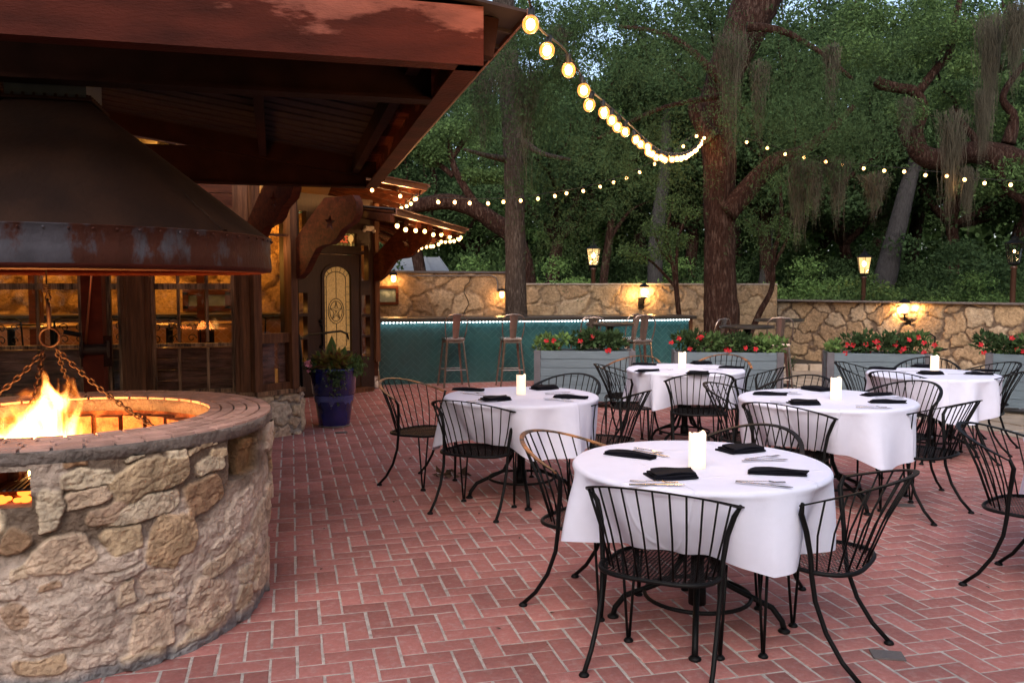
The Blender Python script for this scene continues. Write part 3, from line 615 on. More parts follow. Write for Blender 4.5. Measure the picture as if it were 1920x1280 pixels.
# ================================================================== RESTAURANT BUILDING
WY=9.0
bl=thing('restaurant_building','old timber and stone restaurant front with many paned windows, carved brackets and deep eaves','restaurant',(-.3,9.0,0))
def vpl(px,py,P0,d):       # ray meets the vertical plane through P0 along d -> (s,z)
    r=ray(px,py); n=Vector((d[1],-d[0],0)); P=Vector((P0[0],P0[1],0)); t=(P-C0).dot(n)/r.dot(n); q=C0+r*t; return (q-P).dot(Vector((d[0],d[1],0))),q.z
class Plane:
    def __init__(s,P0,d): s.P=Vector((P0[0],P0[1],0)); s.d=Vector((d[0],d[1],0)).normalized(); s.n=Vector((s.d.y,-s.d.x,0))
    def sz(s,px,py): return vpl(px,py,s.P,s.d)
    def w(s,a,z,o=0): return s.P+s.d*a+s.n*o+Vector((0,0,z))
    def box(s,mb,s0,s1,z0,z1,o0,o1):
        m=Matrix((s.d,s.n,(0,0,1))).transposed(); return mb.box(s.w((s0+s1)/2,(z0+z1)/2,(o0+o1)/2),(abs(s1-s0),abs(o1-o0),abs(z1-z0)),ax=m)
A=Plane((0,WY),(1,0)); B=Plane((-.36,8.96),(.8,.6)); D=Plane((.96,12.91),(.8,.6))
def zs(py,pl=A,px=300): return pl.sz(px,py)[1]
def xs(px,pl=A,py=640): return pl.sz(px,py)[0]
zsill=zs(742); zr=zs(648); zt=zs(537); ztop=2.12
for nm,a,b,z1,sd in(('stone_base',(-6.5,WY),(-.36,WY),zsill-.03,1),('stone_base',(-.36,8.96),(.085,9.29),zsill-.03,2),('stone_base',(.085,9.29),(.02,12.0),zsill-.03,3)):
    wpart(nm,stone_wall_mesh('stone_base',a,b,0,z1,.25,.17,sd,.012,relief=.04,cols=(hexc((.50,.40,.28)),hexc((.44,.33,.25)),hexc((.55,.48,.38))),mor=hexc((.26,.23,.21))),None,bl)
mb=MB(); A.box(mb,-6.5,-.35,zsill-.03,zsill+.015,-.12,.05); B.box(mb,-.02,.58,zsill-.03,zsill+.015,-.12,.05); wpart('sill',mb,mt['woodlight'],bl)
# posts and header
def wood(nm,f,m='wood',par=None,bv=0):
    mb=MB(); f(mb); return wpart(nm,mb,mt[m],par or bl)
for a,b,m in((156,201,'wood'),(229,284,'wood'),(441,479,'wood')):
    wood('wall_post',lambda mb:(A.box(mb,xs(a),xs(b),zsill+.015,2.9,-.14,.03),A.box(mb,xs(a)+.05,xs(b)-.05,zsill+.015,2.9,.03,.05)),m)
wood('header_beam',lambda mb:A.box(mb,-6.5,-.36,ztop,ztop+.22,-.15,.02))
mb=MB()
for i in range(4): A.box(mb,-6.5,-.36,ztop+.222+.14*i,ztop+.222+.14*i+.134,-.12,0.)
wpart('siding',mb,mt['redwood'],bl)
def window(x0,x1,ms,zb=zsill+.015,zt_=ztop,rails=(zr,zt),mat_='woodlight'):
    f=MB(); s0,s1=xs(x0),xs(x1)
    A.box(f,s0,s0+.035,zb,zt_,-.08,-.02);A.box(f,s1-.035,s1,zb,zt_,-.08,-.02);A.box(f,s0+.035,s1-.035,zb,zb+.04,-.08,-.02);A.box(f,s0+.035,s1-.035,zt_-.04,zt_,-.08,-.02)
    for k,z in enumerate(rails): A.box(f,s0+.035,s1-.035,z-(.018 if k==0 else .03),z+(.018 if k==0 else .03),-.078,-.018)
    zz=[zb+.04]+[z for z in rails]+[zt_-.04]
    for m in ms:
        for i in range(3): A.box(f,xs(m)-.012,xs(m)+.012,zz[i]+(.03 if i else 0),zz[i+1]-.03*(i<2),-.075,-.025)
    w=wpart('window',f,mt[mat_],bl); g=MB(); A.box(g,s0+.03,s1-.03,zb+.03,zt_-.03,-.053,-.049); wpart('pane',g,mt['glass'],w); return w
window(-420,-110,(-330,-190)); window(-105,155,(-20,70)); window(201,229,()); window(284,441,(335,389))
# plank panels behind the lower panes
mb=MB()
for i in range(6):
    z0=zsill+.02+i*.112
    if z0<zr-.03: A.box(mb,-6.4,-.42,z0,min(z0+.108,zr-.02),-.20,-.17)
wpart('lower_panelling',mb,mt['plank'],bl)
# angled glazed panel beside the window wall
mb=MB(); sB0=B.sz(478,640)[0]; sB1=B.sz(550,640)[0]; zB=B.sz(512,634)[1]
B.box(mb,sB0-.03,sB0+.06,zsill+.015,2.9,-.06,.04);B.box(mb,sB1-.06,sB1+.02,zsill+.015,2.9,-.06,.06);B.box(mb,sB1+.02,sB1+.05,0.4,2.9,-.1,.02)
for z,h in((zB,.05),(zsill+.05,.035),(B.sz(512,372)[1],.04),(2.75,.05),(B.sz(512,440)[1],.012)): B.box(mb,sB0+.06,sB1-.06,z-h,z+h,-.05,.02)
pn=wpart('corner_window',mb,mt['wood'],bl); mb=MB(); B.box(mb,sB0+.05,sB1-.05,zB,2.7,-.012,-.008);B.box(mb,sB0+.05,sB1-.05,zsill+.02,zB-.02,-.016,-.012); wpart('pane',mb,mt['glass'],pn)
mb=MB(); B.box(mb,sB0+.03,sB0+.28,zsill+.015,zB,-.10,-.07);B.box(mb,sB0+.34,sB1-.03,zsill+.015,zB,-.10,-.07); wpart('corner_panelling',mb,mt['plank'],bl)
# side wall and the door wall
mb=MB(); mb.box((.03,10.7,1.65),(.10,2.6,2.5)); wpart('side_wall',mb,mt['doorwood'],bl)
sl_,zl_=D.sz(591,475); sr_,_=D.sz(671,478); sEnd=D.sz(697,600)[0]; s00=D.sz(530,600)[0]
zdt=(D.sz(591,474)[1]+D.sz(671,479)[1])/2; zdb=.06
def rect(a,b,c,d): return [(a,b),(c,b),(c,d),(a,d)]
def prect(x0,y0,x1,y1):
    a,z1=D.sz(x0,y0);c,z0=D.sz(x1,y1); return rect(a,z0,c,z1)
holes=[rect(sl_,zdb,sr_,zdt),prect(598,434,665,462)]
side=[prect(x0,y0,x1,y1) for x0,y0,x1,y1 in((556,395,572,520),(556,549,573,587),(556,593,573,630),(556,637,573,678),(673,460,687,526),(674,553,690,588),(675,594,690,627),(675,632,690,667))]
holes+=side
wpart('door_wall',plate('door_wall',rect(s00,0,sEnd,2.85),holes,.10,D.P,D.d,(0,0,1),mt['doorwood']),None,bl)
for h in side:
    mb=MB(); D.box(mb,h[0][0]-.005,h[2][0]+.005,h[0][1]-.005,h[2][1]+.005,-.012,-.006); wpart('sidelight',mb,mt['glass'],bl)
# door
dw=sr_-sl_; 
def arch(cx,w,z0,z1,n=14):
    r_=w/2; pts=[(cx-r_,z0),(cx+r_,z0)]; zc=z1-r_*.62
    return pts+[(cx+r_*math.cos(t),zc+r_*.62*math.sin(t)) for t in np.linspace(0,PI,n)]
ga,gz1=D.sz(603,499);gb,gz0=D.sz(656,660); gcx=(ga+gb)/2;gw=gb-ga
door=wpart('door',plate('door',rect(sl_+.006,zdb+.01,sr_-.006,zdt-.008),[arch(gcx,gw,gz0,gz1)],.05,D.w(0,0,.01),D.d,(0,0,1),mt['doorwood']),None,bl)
mt['lead']=mat('lead_came',(.06,.045,.03),.4,.6)
wpart('glass_moulding',plate('glass_moulding',arch(gcx,gw+.09,gz0-.045,gz1+.045),[arch(gcx,gw-.01,gz0+.004,gz1-.004)],.02,D.w(0,0,.045),D.d,(0,0,1),mt['doorwood']),None,door)
mt['artglass']=mat('textured_amber_glass',(.24,.15,.06),.22,var=.35,vscale=14,bump=.9,bscale=70,emit=(.75,.40,.12),estr=.13)
wpart('leaded_glass',plate('leaded_glass',arch(gcx,gw,gz0,gz1),[],.008,D.w(0,0,.0),D.d,(0,0,1),mt['artglass']),None,door)
mb=MB()
def came(pts,r_=.006,closed=False): mb.tube([D.w(a,z,.008) for a,z in pts],r_,5,closed=closed)
came(arch(gcx,gw*.72,gz0+.10,gz1-.075),closed=True)
scx,scz=D.sz(629.5,583); rx,rzz=gw*.29,gw*.36
came([(scx+rx*math.cos(t),scz+rzz*math.sin(t)) for t in np.linspace(0,2*PI,29)[:-1]],closed=True); came([(scx+rx*.8*math.cos(t),scz+rzz*.8*math.sin(t)) for t in np.linspace(0,2*PI,25)[:-1]],closed=True)
sp5=[(scx+rx*.78*(1 if k%2==0 else .40)*math.sin(PI*k/5),scz+rzz*.78*(1 if k%2==0 else .40)*math.cos(PI*k/5)) for k in range(10)]
came(sp5,closed=True)
for k in range(5): came([(scx,scz),sp5[2*k]],.004)
came([(gcx,scz+rzz),(gcx,gz1-.08)],.005);came([(gcx,scz-rzz),(gcx,gz0+.1)],.005)
for i in range(9):
    z=gz0+.06+i*(gz1-gz0-.35)/8
    for a,b in((gcx-gw/2,gcx-gw*.36),(gcx+gw*.36,gcx+gw/2)): came([(a,z),(b,z)],.004)
for i in range(1,8):
    t=PI*i/8; zc=gz1-gw*.31; came([(gcx+gw*.36*math.cos(t),zc-.05+gw*.25*math.sin(t)),(gcx+gw*.49*math.cos(t),zc+gw*.30*math.sin(t))],.004)
wpart('leading',mb,mt['lead'],door)
mb=MB(); hs,hz=D.sz(597,606); hz2=D.sz(597,650)[1]; mb.tube([D.w(hs,hz-.02,.04),D.w(hs,hz-.05,.09),D.w(hs,(hz+hz2)/2,.10),D.w(hs,hz2+.03,.09),D.w(hs,hz2,.04)],.012,8); mb.lathe([(.03,0),(.03,.01)],D.w(hs,hz+.02,.04),12)
mb.ball(D.w(hs,hz+.03,.055),.03,8);mb.ball(D.w(hs,hz2,.045),.025,8); wpart('handle',mb,mt['black'],door,True)
mb=MB(); D.box(mb,sl_+.1,sr_-.1,.25,.62,.036,.05); wpart('lower_panel',mb,mt['doorwood'],door)
# transom glass with its word
tr=holes[1]; a0_,b0_=tr[0];a1_,b1_=tr[2]
mt['transom']=mat('stained_glass',(.09,.05,.03),.2,col2=(.05,.09,.03),vscale=14,ramp=(.4,.6),emit=(.5,.16,.03),estr=.05,bump=.3,bscale=50)
mb=MB(); D.box(mb,a0_-.004,a1_+.004,b0_-.004,b1_+.004,-.01,-.002); tg=wpart('transom_glass',mb,mt['transom'],bl)
mt['redglass']=mat('red_glass',(.45,.04,.02),.2,emit=(1,.16,.05),estr=.28)
cu=bpy.data.curves.new('lettering','FONT'); cu.body='ENTRANCE'; cu.size=.20; cu.align_x='CENTER'; cu.align_y='CENTER'; cu.extrude=.004; cu.offset=.002
o=bpy.data.objects.new('t',cu); COL.objects.link(o); me=bpy.data.meshes.new_from_object(o.evaluated_get(bpy.context.evaluated_depsgraph_get())); bpy.data.objects.remove(o)
ww=max(v.co.x for v in me.vertices)-min(v.co.x for v in me.vertices); hh_=max(v.co.y for v in me.vertices)-min(v.co.y for v in me.vertices); tw=(a1_-a0_)
me.transform(Matrix.Diagonal((tw*.72/ww,(b1_-b0_)*.55/hh_,1,1))); m4=Matrix((D.d,Vector((0,0,1)),D.n)).transposed().to_4x4(); m4.translation=D.w((a0_+a1_)/2-tw*.07,(b0_+b1_)/2,.004)
me.transform(m4); me.materials.clear(); me.materials.append(mt['redglass']); me.name='lettering'; wpart('lettering',me,None,tg)
mt['glassbits']=mat('green_amber_glass',(.10,.13,.05),.15,island=.6,col2=(.2,.1,.03),vscale=6,emit=(.4,.3,.08),estr=.10)
mb=MB(); g2=random.Random(2)
for i in range(9):
    for z in(b0_+.02,b1_-.02): mb.ball(D.w(a0_+.03+(tw-.06)*i/8,z,.0),.024,6)
mb2=MB(); mb2.ball(D.w(a1_-.08,(b0_+b1_)/2+.02,.0),.045,8,1.3); mb2.box(D.w(a1_-.08,(b0_+b1_)/2-.06,.006),(.02,.02,.08))
wpart('glass_border',mb,mt['glassbits'],tg,True); wpart('glass_rose',mb2,mat('amber_glass',(.5,.25,.06),.2,emit=(1,.55,.15),estr=.3),tg,True)
wood('door_threshold',lambda mb:D.box(mb,sl_-.1,sr_+.1,0,.055,-.1,.22),'wood')
wood('corner_post',lambda mb:D.box(mb,sEnd,sEnd+.09,.42,2.8,-.10,.09),'wood')
wood('door_lintel',lambda mb:(D.box(mb,sl_-.03,sr_+.03,zdt+.01,zdt+.05,.05,.10)),'doorwood')
mb=MB(); q=D.sz(690,533)[1]; D.box(mb,D.sz(685,440)[0]-.006,D.sz(685,440)[0]+.006,D.sz(685,520)[1],D.sz(685,460)[1],.0,.02)
wpart('stone_base',stone_wall_mesh('stone_base',tuple(D.w(D.sz(676,700)[0],0,-.02))[:2],tuple(D.w(sEnd+.13,0,-.02))[:2],0,.44,.3,.16,9,.012,relief=.05,cols=(hexc((.6,.5,.42)),hexc((.5,.4,.35)),hexc((.6,.52,.45)))),None,bl)
wpart('stone_base',stone_wall_mesh('stone_base',tuple(D.w(sEnd+.13,0,-.02))[:2],(1.27,14.5),0,.44,.3,.16,10,.015,relief=.04),None,bl)
mb=MB(); mb.box((1.22,15.2,1.5),(.1,4.3,2.6)); wpart('side_wall',mb,mt['redwood'],bl)
# carved brackets with star cut-outs
ob=[(0,1.60),(.08,1.61),(.20,1.69),(.30,1.82),(.38,1.91),(.48,1.94),(.60,1.95),(.70,2.0),(.77,2.08),(.86,2.12),(.95,2.16),(1.0,2.24),(1.0,2.34),(.95,2.41),(.52,2.41),(.30,2.24),(0,1.98)]
st5=[(.60+.085*(1 if k%2==0 else .42)*math.sin(PI*k/5+.1),2.16+.085*(1 if k%2==0 else .42)*math.cos(PI*k/5+.1)) for k in range(10)]
for (P,dz,nn_) in(((-.38,8.93),.20,(.45,-.89,0)),((.06,9.26),.03,(.6,-.8,0)),(tuple(D.w(sEnd+.03,0,.06))[:2],.03,(.75,-.66,0))):
    wpart('bracket',plate('bracket',ob,[st5],.085,(P[0],P[1],dz),nn_,(0,0,1),mt['redwood']),None,bl)
# eaves: two sloping roofs with rafters, gutters
def roofpoly(nm,pts,matl,th=.03,ribs=None):
    mb=MB(); roofsheet(mb,pts,th); return wpart(nm,mb,matl,bl)
Z1=2.95
Aa=gz(232,246,Z1); Cc_=gz(797,353,Z1); Ee=gd(716,411,15.4); Rg=Vector((-2.6,14.6,4.2)); Al=Vector((-6.5,Aa.y,Z1))
rfm=mt['redwood']
for pts in((Al,Aa,Rg),(Aa,Cc_,Rg),(Cc_,Ee,Rg)):
    mb=MB(); roofsheet(mb,pts,.02); rf=wpart('roof',mb,mt['redwood'],bl)
    mb=MB(); up_=Vector((0,0,.032)); roofsheet(mb,[p+up_+(p-Rg)*.004 for p in pts],.015); wpart('roof_covering',mb,mt['shingle'],rf)
def rafters(a,b,hub,n,w=.06,h=.11,t1=.55):
    mb=MB(); perp=(Vector((hub[0],hub[1],0))-Vector(((a.x+b.x)/2,(a.y+b.y)/2,0)))
    for i in range(n+1):
        p=a.lerp(b,i/n); q=p.lerp(hub,t1)
        mb.bar(p+Vector((0,0,-.065))+(q-p).normalized()*.08,q+Vector((0,0,-.065)),w,h)
    return mb
wpart('rafters',rafters(Aa,Cc_,Rg,9),mt['redwood'],bl); wpart('rafters',rafters(Cc_,Ee,Rg,7),mt['redwood'],bl)
def gutter(a,b,h=.085):
    mb=MB(); d=(b-a).normalized(); n=Vector((d.y,-d.x,0)); z=Vector((0,0,1))
    mb.bar(a+n*.03+z*.01,b+n*.03+z*.01,.012,h); mb.bar(a+n*.055+z*(h/2+.0),b+n*.055+z*(h/2+.0),.05,.012); mb.bar(a+n*.01-z*(h/2-.012),b+n*.01-z*(h/2-.012),.05,.01); return mb
wpart('gutter',gutter(Aa,Cc_),mt['gutter'],bl); wpart('gutter',gutter(Cc_,Ee,.06),mt['gutter'],bl); wpart('gutter',gutter(Al,Aa),mt['gutter'],bl)
Z2=2.35; S2=gz(738,398,Z2); T2_=gz(869,434,Z2); U2=gd(757,471,15.7); H2=Vector((.7,13.6,2.80))
for pts in((S2,T2_,H2),(T2_,U2,H2)):
    mb=MB(); roofsheet(mb,pts,.02); rf=wpart('roof',mb,mt['redwood'],bl)
    mb=MB(); roofsheet(mb,[p+Vector((0,0,.032))+(p-H2)*.006 for p in pts],.015); wpart('roof_covering',mb,mt['shingle'],rf)
wpart('rafters',rafters(S2,T2_,H2,6,.05,.08,.8),mt['redwood'],bl); wpart('rafters',rafters(T2_,U2,H2,6,.05,.08,.8),mt['redwood'],bl)
wpart('gutter',gutter(S2,T2_,.07),mt['gutter'],bl); wpart('gutter',gutter(T2_,U2,.05),mt['gutter'],bl)
# interior shell
wpart('interior_wall',stone_wall_mesh('interior_wall',(-9,17.4),(1.1,17.4),0,3.0,.2,.6,61,.05,relief=.05,cols=(hexc((.40,.26,.12)),hexc((.30,.19,.09)),hexc((.45,.31,.15))),mor=hexc((.17,.10,.05))),None,bl)
mb=MB(); mb.box((-4.5,13.2,-.0),(9.0,8.0,.03)); mb.box((-4.3,13.3,3.05),(9.8,8.2,.05)); mb.box((-9,13.2,1.5),(.1,8.4,3)); wpart('interior_floor',mb,mat('interior_boards',(.10,.05,.025),.4,var=.3,vscale=3),bl)
mb=MB(); 
for (x0,x1,Yp) in((58,80,14.5),(263,281,13.4),(371,385,14.)):
    a=gy(x0,600,Yp);b=gy(x1,600,Yp); mb.box(((a.x+b.x)/2,Yp,1.5),(b.x-a.x,.18,3)); wpart('interior_post',mb,mt['redwood'],bl); mb=MB()
# back window of the room
a=gy(348,548,17.3);b=gy(428,578,17.3); mb=MB(); fr=.1
mb.box(((a.x+b.x)/2,17.28,a.z),(b.x-a.x+fr,.1,fr));mb.box(((a.x+b.x)/2,17.28,b.z),(b.x-a.x+fr,.1,fr));mb.box((a.x,17.28,(a.z+b.z)/2),(fr,.1,a.z-b.z));mb.box((b.x,17.28,(a.z+b.z)/2),(fr,.1,a.z-b.z))
iw=wpart('interior_window',mb,mt['redwood'],bl); mb=MB(); mb.box(((a.x+b.x)/2,17.3,(a.z+b.z)/2),(b.x-a.x,.02,a.z-b.z)); wpart('pane',mb,mat('night_glass',(.10,.12,.12),.2,col2=(.2,.24,.24),vscale=2.5),iw)
# indoor bar, high tables, stools
t=thing('indoor_bar','long indoor bar with warm herringbone tiled front seen through the left windows','bar',(-4,15.6,0))
a=Plane((-8.5,15.6),(1,0)); mb=MB(); mb.box((-4,16.0,.53),(9,.78,1.02)); wpart('bar_body',mb,mt['plaster'],t)
mb=MB()
for (x0,y0,x1,y1) in herring(-14,-14,14,14,.11,.008,.008):
    if abs(x0)>9.5 or abs(y0)>9.5: continue
    c45=math.sqrt(.5); P=[((x-y)*c45,(x+y)*c45) for x,y in((x0,y0),(x1,y0),(x1,y1),(x0,y1))]; P=clip_poly(P,.0,.02,8.4,1.0)
    if P: mb.add([a.w(p[0],p[1],.012) for p in P],[tuple(range(len(P)))])
wpart('tiled_front',mb,mat('amber_tile',(.22,.11,.05),.25,island=.15,var=.15),t)
mb=MB(); mb.box((-4,15.95,1.06),(9.1,.95,.05)); wpart('countertop',mb,mt['counter'],t)
def hightable(name,label,cat,x,y,rr=.42,group=None,m='counter',h=1.05):
    t=thing(name,label,cat,(x,y,0),0,group)
    mb=MB(); mb.lathe([(.001,h-.035),(rr-.01,h-.035),(rr,h-.03),(rr,h-.006),(rr-.008,h),(.001,h)],(0,0,0),40); part('tabletop',mb,mt[m],t,False)
    mb=MB(); mb.lathe([(.001,0),(.26,0),(.27,.012),(.08,.035),(.045,.05),(.045,h-.06),(.14,h-.036)],(0,0,0),24); part('pedestal',mb,mt['black'],t,True); return t
mt['varnish']=mat('varnished_top',(.30,.17,.07),.25,var=.2)
ind=[(100,12.6,.50),(238,13.2,.40),(317,12.4,.34),(395,12.8,.42),(20,12.4,.4)]
il=['warm lit round high table behind the chain ring','warm lit high table seen left of the wide wall post','warm lit high table seen just right of the wide wall post','dark topped high table left of the indoor corner window','warm lit high table at the far left indoors']
for k,(px,Y,rr) in enumerate(ind):
    p=gy(px,600,Y); hightable('indoor_table',il[k],'table',p.x,p.y,rr,'high tables inside the restaurant','varnish')
def scroll_stool(label,px,Y,rz):
    p=gy(px,600,Y); t=thing('indoor_stool',label,'stool',(p.x,p.y,0),rz,'scroll backed stools inside')
    mb=MB(); mb.lathe([(.001,.70),(.2,.70),(.21,.73),(.19,.77),(.001,.78)],(0,0,0),20); part('seat',mb,mt['varnish'],t,True)
    mb=MB(); mb.tube([(-.19,-.16,.7),(-.2,-.2,1.12),(-.12,-.2,1.16),(.12,-.2,1.16),(.2,-.2,1.12),(.19,-.16,.7)],.012,6)
    for s in(-1,1):
        for cz,cy in((.88,.08),(1.03,.07)): mb.tube([(s*(.09+.06*math.cos(a_)*(1-a_/9)),-.2,cz+.06*math.sin(a_)*(1-a_/9)) for a_ in np.linspace(0,6.5,16)],.007,5)
    part('backrest',mb,mt['black'],t)
    for sx in(-1,1):
        for sy in(-1,1): mb=MB(); mb.tube([(sx*.15,sy*.15,.70),(sx*.21,sy*.21,0)],.012,6); part('leg',mb,mt['black'],t)
    return t
for lab,px,Y,rz in (('scroll backed stool right of the chain ring, under the lit table',132,12.2,.3),('scroll backed stool at the far left of the windows',38,12.0,-.5),('scroll backed stool directly right of the wide wall post',305,11.8,.2),('scroll backed stool left of the window mullion by the dark table',355,12.1,-.2),('scroll backed stool by the angled window panel',462,12.4,.4),('scroll backed stool behind the winch post',215,12.5,0)): scroll_stool(lab,px,Y,rz)
# indoor light
for x,y,z,p in((-3.6,12.5,2.6,60),(-1.6,13.5,2.6,45),(-6,13,2.6,40),(-2.3,16.9,2.6,36),(-.7,16.9,2.6,26),(-4.2,16.9,2.6,36),(-6.1,16.9,2.6,28),(-.55,10.6,2.5,12),(.2,13.8,2.2,6)): lamp('room_light',(x,y,z),p,(1,.42,.07),.12)
# lamps on / in the building
def bulb_lamp(label,p,power=4,s=.035,group=None):
    t=thing('glass_lamp',label,'lamp',tuple(p),0,group)
    mb=MB(); mb.lathe([(.02,.06),(.02,.10),(.001,.10)],(0,0,0),12); part('cap',mb,mt['black'],t,True)
    mb=MB(); mb.ball((0,0,0),s,10,1.2); part('bulb',mb,mt['bulb'],t,True); lamp('lamp_light',(0,-.01,-s*1.2-.03),power,(1,.5,.18),.02,t); return t
bulb_lamp('bare bulb glowing against the angled window panel',B.w(*[B.sz(509,452)[0],B.sz(509,452)[1],-.15]),2.5)
bulb_lamp('tiny ceiling spot glowing high above the window wall',gy(466,398,9.3),1,.022)
# emergency light
el=thing('emergency_light','white twin headed emergency light box high right of the door','emergency light',tuple(D.w(D.sz(684,429)[0],D.sz(684,429)[1],.09)))
mb=MB(); mb.box((0,0,0),(.17,.07,.075),rz=math.atan2(.6,.8)); o=part('housing',mb,mt['whiteplastic'],el); bevel(o,.012)
for s in(-1,1): mb=MB(); mb.ball((s*.075,s*.055-.04,-.035),.028,8); part('lamp_head',mb,mt['whiteplastic'],el,True)
# handrail by the entrance
hp=gz(568,792); hr=thing('handrail','thin black metal handrail beside the entrance steps','handrail',(hp.x,hp.y,0))
e=D.w(sl_+.35,.95,.25)
for nm,pts,r_ in(('rail_post',[(hp.x,hp.y,0),(hp.x-.01,hp.y+.01,.75),(hp.x-.03,hp.y+.05,1.0)],.018),('top_rail',[(hp.x-.03,hp.y+.05,1.0),(hp.x,hp.y+.6,.93),(hp.x+.1,hp.y+1.4,.93),(e.x-.1,e.y-.2,.93),(e.x,e.y,.88),(e.x+.02,e.y+.02,.80)],.015)):
    mb=MB(); mb.tube(pts,r_,8); wpart(nm,mb,mt['black'],hr,True)
# ================================================================== OUTDOOR BAR
BY=13.54; BX0=1.31; BX1=gy(1304,620,13.3).x
ba=thing('outdoor_bar','long outdoor bar with teal herringbone tiles and a line of white lights under the counter','bar',(BX0,BY,0))
mb=MB(); mb.box(((BX0+BX1)/2,BY+.30,.5),(BX1-BX0,.56,1.0)); wpart('bar_body',mb,mt['grout'],ba)
a=Plane((BX0,BY+.02),(1,0)); mb=MB(); 
for (x0,y0,x1,y1) in herring(-9,-9,9,9,.082,.005,.005):
    if abs(x0)>7 or abs(y0)>7: continue
    # three-to-one tiles: stretch each along its length would overlap, so 2:1 units are used at a finer width
    c45=math.sqrt(.5); P=[((x-y)*c45,(x+y)*c45) for x,y in((x0,y0),(x1,y0),(x1,y1),(x0,y1))]; P=clip_poly(P,0.005,.012,BX1-BX0-.005,.99)
    if len(P)>2:
        o_=.010+random.uniform(-.0012,.0012); mb.add([a.w(p[0],p[1],o_+(p[0]-P[0][0])*random.uniform(-.012,.012)) for p in P],[tuple(range(len(P)))])
wpart('tiled_front',mb,mt['tile'],ba)
mb=MB(); mb.box(((BX0+BX1)/2,BY+.23,1.035),(BX1-BX0+.06,.92,.055)); o=wpart('countertop',mb,mt['counter'],ba); bevel(o,.008)
mb=MB(); mb.box((0,0,0),(.022,.014,.011)); LM=mb.mesh('led_light',mt['led']); n=96
for i in range(n): o=link('led_light',LM,ba); o.location=Vector((BX0+.03+i*(BX1-BX0-.06)/(n-1),BY-.03,.985))-ba.location
for i in range(6):
    l=bpy.data.lights.new('strip_light','AREA'); l.energy=.3; l.color=(.85,.95,1); l.shape='RECTANGLE'; l.size=(BX1-BX0)/6; l.size_y=.03
    o=bpy.data.objects.new('strip_light',l); COL.objects.link(o); o.location=(BX0+(i+.5)*(BX1-BX0)/6,BY-.05,.975); o.rotation_euler=(R(12),0,0)
mb=MB(); mb.box((BX1+.03,BY+.28,.5),(.05,.60,1.0)); wpart('end_panel',mb,mt['wood'],ba)
# ================================================================== YARD WALLS
def z_at(py,d): return 1.55+(538-py)*d/1600
WLY=16.2
xa=1.25; xm=gy(949,540,WLY).x; ztl=gy(830,512,WLY).z; ztm=gy(1200,534,WLY).z
wl=thing('stone_wall','tall rough stone wall with a crack and small window behind the bar left end','wall',(xa,WLY,0))
me=stone_wall_mesh('masonry',(xa,WLY),(xm,WLY),0,ztl,.35,.40,71,.022,relief=.035)
wpart('masonry',me,None,wl)
mb=MB(); mb.box(((xa+xm)/2,WLY+.16,ztl+.02),(xm-xa+.04,.42,.04)); wpart('coping',mb,mt['shingle'],wl)
# its little window
p0=gy(708,541,WLY-.05);p1=gy(742,566,WLY-.05)
mb=MB(); mb.box(((p0.x+p1.x)/2,WLY-.035,(p0.z+p1.z)/2),(p1.x-p0.x,.02,p0.z-p1.z)); wn=wpart('window',mb,mat('reflecting_glass',(.12,.15,.15),.12,col2=(.30,.36,.37),vscale=5,ramp=(.45,.6)),wl)
mb=MB(); w_=p1.x-p0.x; 
for c_,d_ in(((p0.x+w_/2,WLY-.05,p0.z+.025),(w_+.1,.06,.05)),((p0.x+w_/2,WLY-.05,p1.z-.025),(w_+.1,.06,.05)),((p0.x-.025,WLY-.05,(p0.z+p1.z)/2),(.05,.06,p0.z-p1.z)),((p1.x+.025,WLY-.05,(p0.z+p1.z)/2),(.05,.06,p0.z-p1.z))): mb.box(c_,d_)
wpart('frame',mb,mt['redwood'],wn)
cr=[gy(x,y,WLY-.045) for x,y in((883,519),(879,530),(872,536),(870,548),(877,562),(879,570),(872,582),(868,592))]
mb=MB(); mb.tube(cr,.009,4); wpart('crack',mb,mt['soil'],wl)
cp=[gy(x,y,WLY-.06) for x,y in((765,517),(920,516),(930,520),(933,530),(933,545))]
mb=MB(); mb.tube(cp,.012,6); wpart('conduit',mb,mt['slate'],wl)
xr=gy(1457,560,WLY-.5).x
wm=thing('stone_wall','long low limestone wall with a small niche behind the middle of the bar','wall',(xm,WLY,0))
wpart('masonry',stone_wall_mesh('masonry',(xm,WLY-.03),(xr,WLY-.5),0,ztm,.35,.36,72,.022,relief=.03,cols=(hexc((.30,.23,.15)),hexc((.27,.19,.12)),hexc((.34,.27,.19))),mor=hexc((.21,.155,.105))),None,wm)
q0=gy(1065,576,WLY-.08);q1=gy(1093,592,WLY-.08); mb=MB(); mb.box(((q0.x+q1.x)/2,WLY-.09,(q0.z+q1.z)/2-.1),(q1.x-q0.x,.06,q0.z-q1.z+.2)); wpart('niche',mb,mt['wood'],wm)
mb=MB(); mb.bar((xm,WLY+.14,ztm+.015),(xr,WLY-.33,ztm+.015),.40,.03); wpart('coping',mb,mat('wall_cap',(.3,.27,.24),.8,var=.2),wm)
WA=(gz(1440,671).x,gz(1440,671).y); WB=(gz(2060,722).x,gz(2060,722).y); ztr=1.25
wr=thing('stone_wall','low curved top wall of large irregular golden flagstones at right','wall',(WA[0],WA[1],0))
wpart('masonry',stone_wall_mesh('masonry',WA,WB,0,ztr,.35,.35,73,.018,relief=.035,cols=(hexc((.34,.235,.14)),hexc((.28,.19,.12)),hexc((.37,.29,.21))),mor=hexc((.13,.09,.065))),None,wr)
mb=MB(); mb.bar((WA[0],WA[1]+.15,ztr+.015),(WB[0]+.1,WB[1]+.15,ztr+.015),.42,.03); wpart('coping',mb,mt['rimmortar'],wr)
